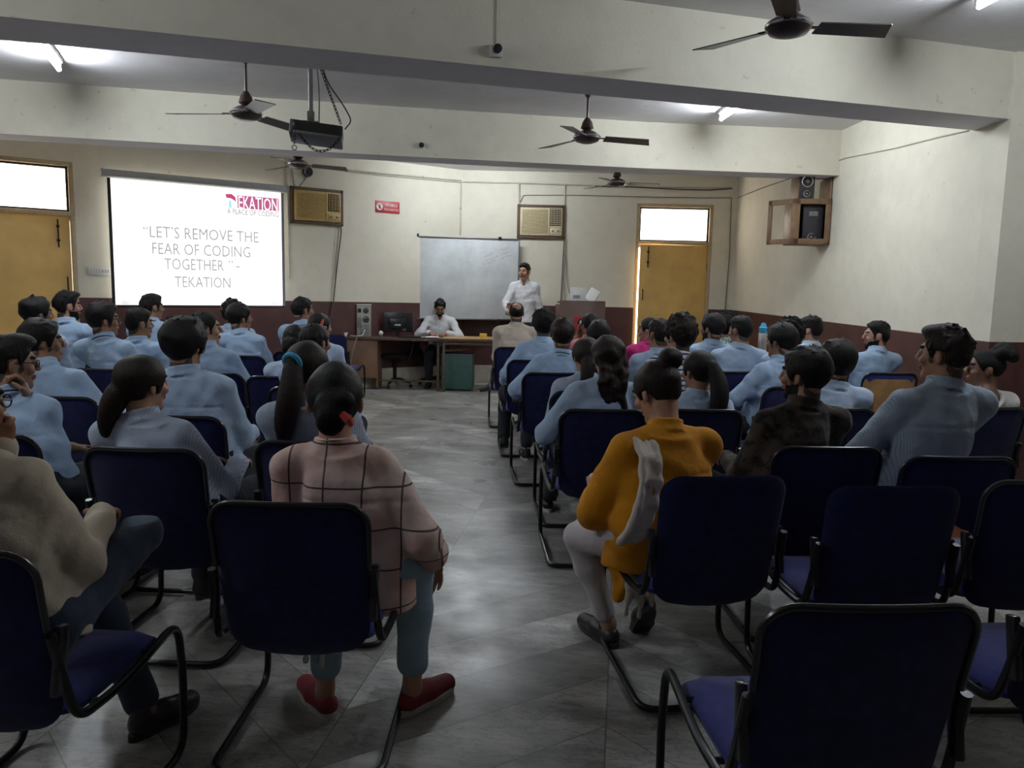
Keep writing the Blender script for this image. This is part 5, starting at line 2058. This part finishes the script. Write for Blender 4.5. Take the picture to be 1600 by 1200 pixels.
D18 = seat('person with a long ponytail in a blue elastic, left block', 'blue chair under the person with the blue hair elastic', 481, 534, chair=(492, 690), fem=True, shirt='fine striped shirting', hair='pony', hair_mat='dark brown hair', yaw=-14, seed=39, width=1.06, rz=-2)
hpf = D18[1]['hp']
MB().tube([Vector(hpf((.036 * math.cos(a), -.128 - .012 * math.sin(a), .045 + .034 * math.sin(a)))) for a in (2 * math.pi * i / 18 for i in range(18))], .012, 8, closed=True).build('hair_elastic', 'hair elastic blue', D18[0])

# --- right block
seat('balding person in a beige shirt in front of the standing speaker', 'blue chair under the balding person in beige, first on the aisle', 807, 472, chair=(804, 543), rz=4, shirt='beige shirting', hair='bald', yaw=3, seed=41, width=1.12, near=False, lean=.06,
     legs={'L': dict(knee=(-.16, .42, .60), ankle_w=ay(772, 598, 8.62), foot=(.9, -.2))})
a2 = az(788, 684, .085)
seat('curly-haired person in a sky blue shirt, second on the right aisle', 'blue chair, second on the right aisle, under the curly-haired person', 850, 488, chair=(830, 563), rz=5, shirt=SKY, hair='curly', hair_mat='curly black hair', yaw=-8, seed=42, width=1.05,
     arms={'L': dict(wrist=(-.22, .20, .62), pole=(-.5, -.6, -.5))}, legs={'L': dict(knee_w=(a2.x, a2.y + .1, .51), ankle_w=a2, foot=(.1, 0))}, stay=True)
a3 = az(822, 703, .085)
seat('person with a green lanyard in a sky blue shirt on the right aisle', 'blue chair, third on the right aisle, under the person with green lanyard', 879, 501, chair=(860, 583), rz=5, shirt=SKY, hair='round', hair_mat='dark brown hair', yaw=4, seed=43, lanyard='lanyard green',
     shoes=('shoe black', 'shoe sole', 'lace'), arms={'L': dict(wrist=(-.24, .18, .64), pole=(-.6, -.5, -.5))}, legs={'L': dict(knee_w=(a3.x + .02, a3.y + .1, .51), ankle_w=a3, foot=(.12, 0))}, trouser_len=.86)
seat('person in pink with dark tied hair and one hand raised before the lectern', 'blue chair under the person in pink before the lectern', 922, 489, d=7.7, rz=4, fem=True, shirt='pink cotton', hair='tied', yaw=20, seed=44, sleeve=.3,
     arms={'L': dict(wrist=(-.085, .12, 1.03), pole=(-.7, .2, -.7), dir=(.1, -.05, 1), up=(-.5, .7, 0), curl=.5)})
seat('person with smooth short hair behind the person in pink', 'blue chair under the smooth-haired person behind the one in pink', 935, 503, d=6.5, rz=4, shirt=PALE, hair='round', yaw=8, seed=45)
seat('person with a side-falling dark brown ponytail in a pale shirt, right block', 'blue chair with a pale edge under the side-ponytailed person', 916, 528, chair=(914, 612), rz=4, fem=True, shirt='fine striped shirting', hair='low_pony', hair_mat='dark brown hair', yaw=14, seed=46)
R7 = seat('person with long wavy hair falling over a blue shirt, right aisle', 'dark blue chair under the long-haired person on the right aisle', 950, 525, chair=(938, 640), rz=4, fem=True, shirt=BLU, hair='half_up', hair_mat='dark brown hair', yaw=4, seed=47, width=1.12,
          arms={'L': dict(wrist=(-.22, .20, .64), pole=(-.6, -.5, -.5))}, legs={'L': dict(ankle_w=az(856, 778, .085), foot=(.1, 0))}, shoes=('shoe black', 'shoe sole', 'slip'))
oc = chair_at(1115, 742)
kL, nL = ay(904, 838, oc.y + .22), az(951, 975, .085)
R8 = seat('person in a mustard yellow kurta with a hair bun, head bowed, legs crossed', 'dark blue cloth-backed chair under the person in mustard yellow', 1028, 566, chair=(1115, 742), kind='cloth', rz=24, chair_rz=8, shift=(-.13, .02), lean=.10, stay=True,
          near=True, fem=True, shirt='mustard cotton', shirt_name='kurta', trousers='white leggings', hair='top_bun', hair_mat='dark brown hair', yaw=14, pitch=-24, width=1.22, belly=.015, seed=48, hem=.43, sleeve=.55, ease=.02,
          skin='skin light brown', shoes=('sandal leather', 'dark sole', 'slip'), trouser_ease=.006, trouser_len=.85,
          arms={'L': dict(wrist=(-.10, .30, .70), pole=(-.5, -.5, -.6)), 'R': dict(wrist=(.06, .32, .70))},
          legs={'L': dict(knee_w=kL, ankle_w=nL, foot=(.1, 0)), 'R': dict(knee_w=ay(925, 815, oc.y + .26), ankle_w=ay(1005, 935, oc.y + .30), foot=(-.2, -.9))})
seat('person in a magenta top in profile before the ajar right door', 'blue chair under the person in magenta by the right door', 1014, 496, d=7.6, rz=6, fem=True, shirt='magenta cotton', hair='tied', yaw=58, seed=49, skin='skin light brown', width=1.05)
seat('person with close-cropped sides in a blue shirt before the right door', 'blue chair under the close-cropped person before the right door', 1030, 500, d=6.1, rz=6, shirt=BLU, hair='fade', hair_mat='dark brown hair', yaw=22, seed=50)
seat('person with thick tousled hair in a striped knit top, right block', 'blue chair under the tousled-haired person in stripes', 1062, 497, d=5.2, rz=4, shirt='striped knit', hair='curly', hair_mat='dark brown hair', yaw=30, seed=51, skin='skin light brown')
seat('person with a straight black ponytail in front of the mustard kurta, right block', 'blue chair under the black-ponytailed person beside the mustard kurta', 1092, 548, chair=(1090, 640), rz=4, fem=True, shirt=PALE, hair='pony', yaw=26, seed=52)
seat('bearded person with neat hair before the right door frame', 'blue chair under the bearded person before the door frame', 1113, 492, d=6.9, rz=6, shirt=SKY, hair='round', beard=True, yaw=34, seed=53)
seat('person in a teal print top half hidden by the room corner group', 'blue chair under the person in the teal print top', 1137, 492, d=7.8, rz=6, fem=True, shirt='teal print cotton', hair='curly', yaw=-24, seed=54, hair_mat='curly black hair')
seat('person with short square hair and blue shirt left of the water bottle', 'dark blue chair under the person left of the water bottle', 1158, 495, chair=(1150, 581), rz=6, shirt=BLU, hair='fade', yaw=28, seed=55, width=1.08)
seat('person with tousled hair turned left, right of the water bottle', 'blue chair under the tousled-haired person right of the bottle', 1221, 508, chair=(1214, 604), rz=24, shirt=SKY, hair='round', yaw=14, seed=56, width=1.04, lean=.05,
     arms={'L': dict(wrist=(-.20, .26, .66), pole=(-.7, -.3, -.6))})
seat('person with curly hair just behind the bottle-side person', 'blue chair under the curly-haired person near the right wall', 1233, 502, d=6.3, rz=8, shirt=PALE, hair='curly', hair_mat='curly black hair', yaw=24, seed=57)
D18r = seat('person with slick hair held by a small clip, near the right wall', 'blue chair under the slick-haired person near the right wall', 1267, 495, d=6.9, rz=8, shirt=PALE, hair='fade', yaw=44, seed=58, skin='skin light brown')
hpf = D18r[1]['hp']
MB().tube([Vector(hpf((-.03 + .018 * math.cos(a), .0, .135 + .014 * math.sin(a)))) for a in (math.pi * i / 8 for i in range(9))], .004, 6).build('hair_clip', 'spectacle black', D18r[0])
seat('bearded person in left profile with a blue shirt against the maroon wall', 'worn chair with bare plywood back showing through torn blue cover', 1371, 503, chair=(1387, 583), kind='torn', rz=14, chair_rz=4, shirt=SKY, hair='fade', beard=True, yaw=62, seed=59, skin='skin light brown', shift=(-.08, .03))
seat('person with glossy bowl-like hair in a pale shirt, in front of the camouflage shirt', 'blue chair under the person with glossy bowl-like hair', 1307, 536, chair=(1299, 638), rz=5, shirt=PALE, hair='mop', yaw=8, seed=60)
seat('bearded person in a dark camouflage shirt, right block', 'dark blue chair with glossy rim behind the camouflage shirt', 1258, 546, chair=(1288, 698), rz=10, chair_rz=3, shirt='dark camouflage cotton', hair='round', beard=True, yaw=36, seed=61, shift=(-.06, 0.02), skin='skin brown', lean=.05)
seat('person in a grey blue striped shirt with thick swept hair, right side', 'dark blue chair with glossy rim behind the grey blue striped shirt', 1478, 512, chair=(1495, 713), rz=8, chair_rz=2, shirt='grey blue striped shirting', hair='quiff', hair_mat='dark brown hair', yaw=34, seed=62, width=1.1, lean=.06,
     arms={'L': dict(wrist=(-.26, .22, .64), pole=(-.7, -.4, -.5))})
seat('person in a white top with a braided bun, in left profile at the right edge', 'blue chair at the right edge under the person in the white top', 1541, 546, chair=(1535, 637), rz=12, fem=True, shirt='white cotton', collar=False, neck_drop=-.005, hair='braid_bun', hair_mat='curly black hair', yaw=62,
     seed=63, skin='skin dark brown', width=1.05, sleeve=0)

# scarf and kurta tail of the person in mustard
root, D, loc = R8
rzr = rad(24)


def w2l(p):
    return local(loc, rzr, p)


F = Field((-.6, -.5, .2), (.6, .8, 1.4), .007)
yb = loc.y
nbs, szs = D['nb'], D['SL'][2]
for dx in (-.036, -.012, .012, .036):
    P = []
    for x, y, dz in ((-.145, .095, -.05), (-.14, .05, .02), (-.135, -.03, .052), (-.14, -.10, .0), (-.15, -.135, -.08), (-.165, -.150, -.17), (-.185, -.150, -.25), (-.20, -.12, -.31)):
        sx, sy = D['spine'](szs + dz)
        P.append(np.array((sx + x + dx, sy + y - .008 * math.cos(dx * 330), szs + dz)))
    for a, b_ in zip(P, P[1:]):
        F.cone(a, b_, .014, .014, .006)
    K = [w2l(ay(x + dx * 60, y + dx * 260, yy)) for x, y, yy in ((958, 800, yb + .10), (930, 806, yb + .20), (908, 822, yb + .26), (899, 850, yb + .27))]
    for a, b_ in zip(K, K[1:]):
        F.cone(a, b_, .014, .014, .008)
F.wrinkle(.0045, 9, 1.6)
sm_ = F.skin('scarf')
sm_.materials.append(MATS['scarf cotton'])
link_mesh('scarf', sm_, root)
F = Field((-.6, -.5, .2), (.6, .8, 1.0), .007)
P = [w2l(ay(x, y, yb + dy)) for x, y, dy in ((1000, 880, .03), (962, 884, .12), (985, 905, .06), (966, 932, .10))]
for a, b_ in ((0, 1), (0, 2), (1, 2), (1, 3), (2, 3)):
    F.cone(P[a], P[b_], .022, .018, .03)
fm_ = F.skin('kurta_tail')
fm_.materials.append(MATS['mustard cotton'])
link_mesh('kurta_tail', fm_, root)
MB().lathe([(.005, 0), (.005, .006), (.002, .009)], c=Vector(D['hp']((-.088, -.0, -.036))), n=10).build('earring', 'gold', root)

# torn lining hanging under two of the chairs
for key, q in (('person in a pink plaid', (.02, -.05, .21)), ('person in a mustard', (-.18, .0, .20))):
    c = [v for k, v in CH.items() if k.startswith(key)][0]
    F = Field((-.12, -.12, -.02), (.12, .12, .26), .006)
    for x0, x1, zz in ((-.04, -.055, .02), (0, .0, .0), (.04, .05, .05)):
        F.cone((x0, 0, .17), (x1, .01, zz + .02), .022, .009, .02)
    F.cone((-.05, 0, .15), (.05, 0, .15), .012, .012, .02)
    F.wrinkle(.004, 4, 1.8)
    me = F.skin('torn_lining')
    me.materials.append(MATS['scarf cotton'])
    link_mesh('torn_lining', me, c, q)

# empty chairs
place_chair('rim', 'empty blue chair filling the lower right foreground', chair_at(1350, 941), rad(3))
place_chair('cloth', 'empty dark blue cloth-backed chair without edge trim, right side', chair_at(1397, 757), rad(2))
FR = chair_at(1636, 751)
place_chair('rim', 'chair cut by the right edge with an orange and grey bundle on it', FR, rad(2))
place_chair('rim', 'empty blue chair at the bottom right corner, mostly its seat showing', Vector((1.56, 2.22, 0)), rad(4))
place_chair('cloth', 'empty blue chair standing at the front left of the office desk', Vector((ay(524, 510, 9.8).x, 9.95, 0)), rad(-8))


def bundle(name, label, cat, p, r, m, seed):
    F = Field((-.3, -.3, -.02), (.3, .3, .3), .007)
    rg_ = random.Random(seed)
    for k in range(7):
        F.ell((rg_.uniform(-1, 1) * r[0] * .5, rg_.uniform(-1, 1) * r[1] * .5, r[2] * .55), (r[0] * rg_.uniform(.45, .7), r[1] * rg_.uniform(.45, .7), r[2] * rg_.uniform(.4, .55)), rotm(rg_.uniform(0, 3), 0), .03)
    F.wrinkle(.006, seed, 1.6)
    F.put(lambda X, Y, Z: Z + 0 * X + 0 * Y, (-1, -1, -1), (1, 1, 0), .001, 'cut')
    me = F.skin(name)
    me.materials.append(MATS[m])
    return tag(link_mesh(name, me, None, p), label, cat)


bundle('cloth_bag', 'orange cloth bag lying on the chair at the right edge', 'bag', (FR.x - .13, FR.y + .03, SEAT_H - .005), (.09, .11, .13), 'orange cloth', 3)
bundle('cloth_bundle', 'grey cloth bundle beside the orange bag on the right-edge chair', 'cloth', (FR.x - .16, FR.y - .10, SEAT_H - .005), (.07, .07, .12), 'grey cloth', 4)
l7 = R7[2]
bundle('scarf_bundle', 'teal scarf bundled on the lap of the long-haired person', 'scarf', (l7.x - .16, l7.y + .22, .60), (.10, .12, .12), 'teal cloth', 5)

# --- the two at the front
dm = Vector((DM.x, 11.74, 0))
hd = ay(687, 467, 11.60)
SP = dict(near=True, group=None, shirt='white shirting', hair='short', pitch=-34, seed=71, beard=True, vneck=True, width=1.02, yaw=4,
          arms={'L': dict(wrist=(-.14, .34, .815), pole=(-.8, -.2, -.6), curl=.6), 'R': dict(wrist=(.12, .34, .815), pole=(.8, -.2, -.6), curl=.7)})
make_person('person in a white shirt writing at the desk, head bent down', dm, rad(182), hd.z, (-(hd.x - dm.x), dm.y - hd.y), SP)
sp = Vector((ay(822, 480, 11.3).x, 11.32, 0))
hd = ay(819.5, 412, 11.28)
srz = rad(170)
wl = lambda p: local(sp, srz, p)
h2 = wl((hd.x, hd.y, 0))
pR, pL = wl(ay(793.5, 485, 11.02)), wl(ay(847, 512, 11.28))
SP = dict(near=True, group=None, stand=True, shirt='white shirting', hair='fade', pitch=0, yaw=-16, seed=72, width=.94, skin='skin light brown', hem=1.05, vneck=True,
          arms={'R': dict(wrist=pR, pole=(.75, -.35, -.8), dir=(-.25, .1, 1), up=(.2, -1, 0), curl=.75), 'L': dict(wrist=pL, pole=(-.12, -.9, 0), dir=(0, .1, -1), up=(-1, 0, 0), curl=.5)})
make_person('standing speaker in a white shirt and dark trousers, one hand raised', sp, srz, hd.z, (h2[0], h2[1]), SP)

# --- bottle on its stand near the right wall
p = ay(1194, 552, 7.15)
ST = thing('wooden_stand', 'tall narrow wooden stand under the blue-capped water bottle', 'stand', (p.x + .03, p.y, 0))
MB().box((0, 0, p.z - .015), (.30, .30, .03), .004).build('top', 'desk edge wood', ST)
for sx in (-1, 1):
    for sy in (-1, 1):
        MB().box((sx * .12, sy * .12, (p.z - .03) / 2), (.03, .03, p.z - .03), .003).build('leg', 'desk edge wood', ST)
WB = thing('water_bottle', 'steel water bottle with a blue cap near the right wall', 'bottle', (ay(1190.5, 550, 7.1).x, 7.1, p.z))
zt = ay(1191, 505, 7.1).z - p.z
MB().lathe([(.036, 0), (.040, .01), (.040, zt * .66), (.034, zt * .70)], n=20).build('body', 'steel', WB)
MB().lathe([(.036, zt * .66), (.038, zt * .68), (.038, zt * .86), (.026, zt * .90), (.026, zt * .94), (.01, zt * .96)], n=20).build('cap', 'bottle blue', WB)
MB().tube([(.02 * math.cos(a), 0, zt * .93 + .02 * math.sin(a)) for a in (math.pi * i / 8 for i in range(9))], .005, 6).build('carry_loop', 'bottle blue', WB)
cp = MB().lathe([(.022, 0), (.028, .06), (.026, .06), (.02, .005)], n=16).build('paper_cup', 'paper', None, (p.x + .07, 7.08, p.z))
tag(cp, 'small white cup on the stand beside the blue-capped bottle', 'cup')
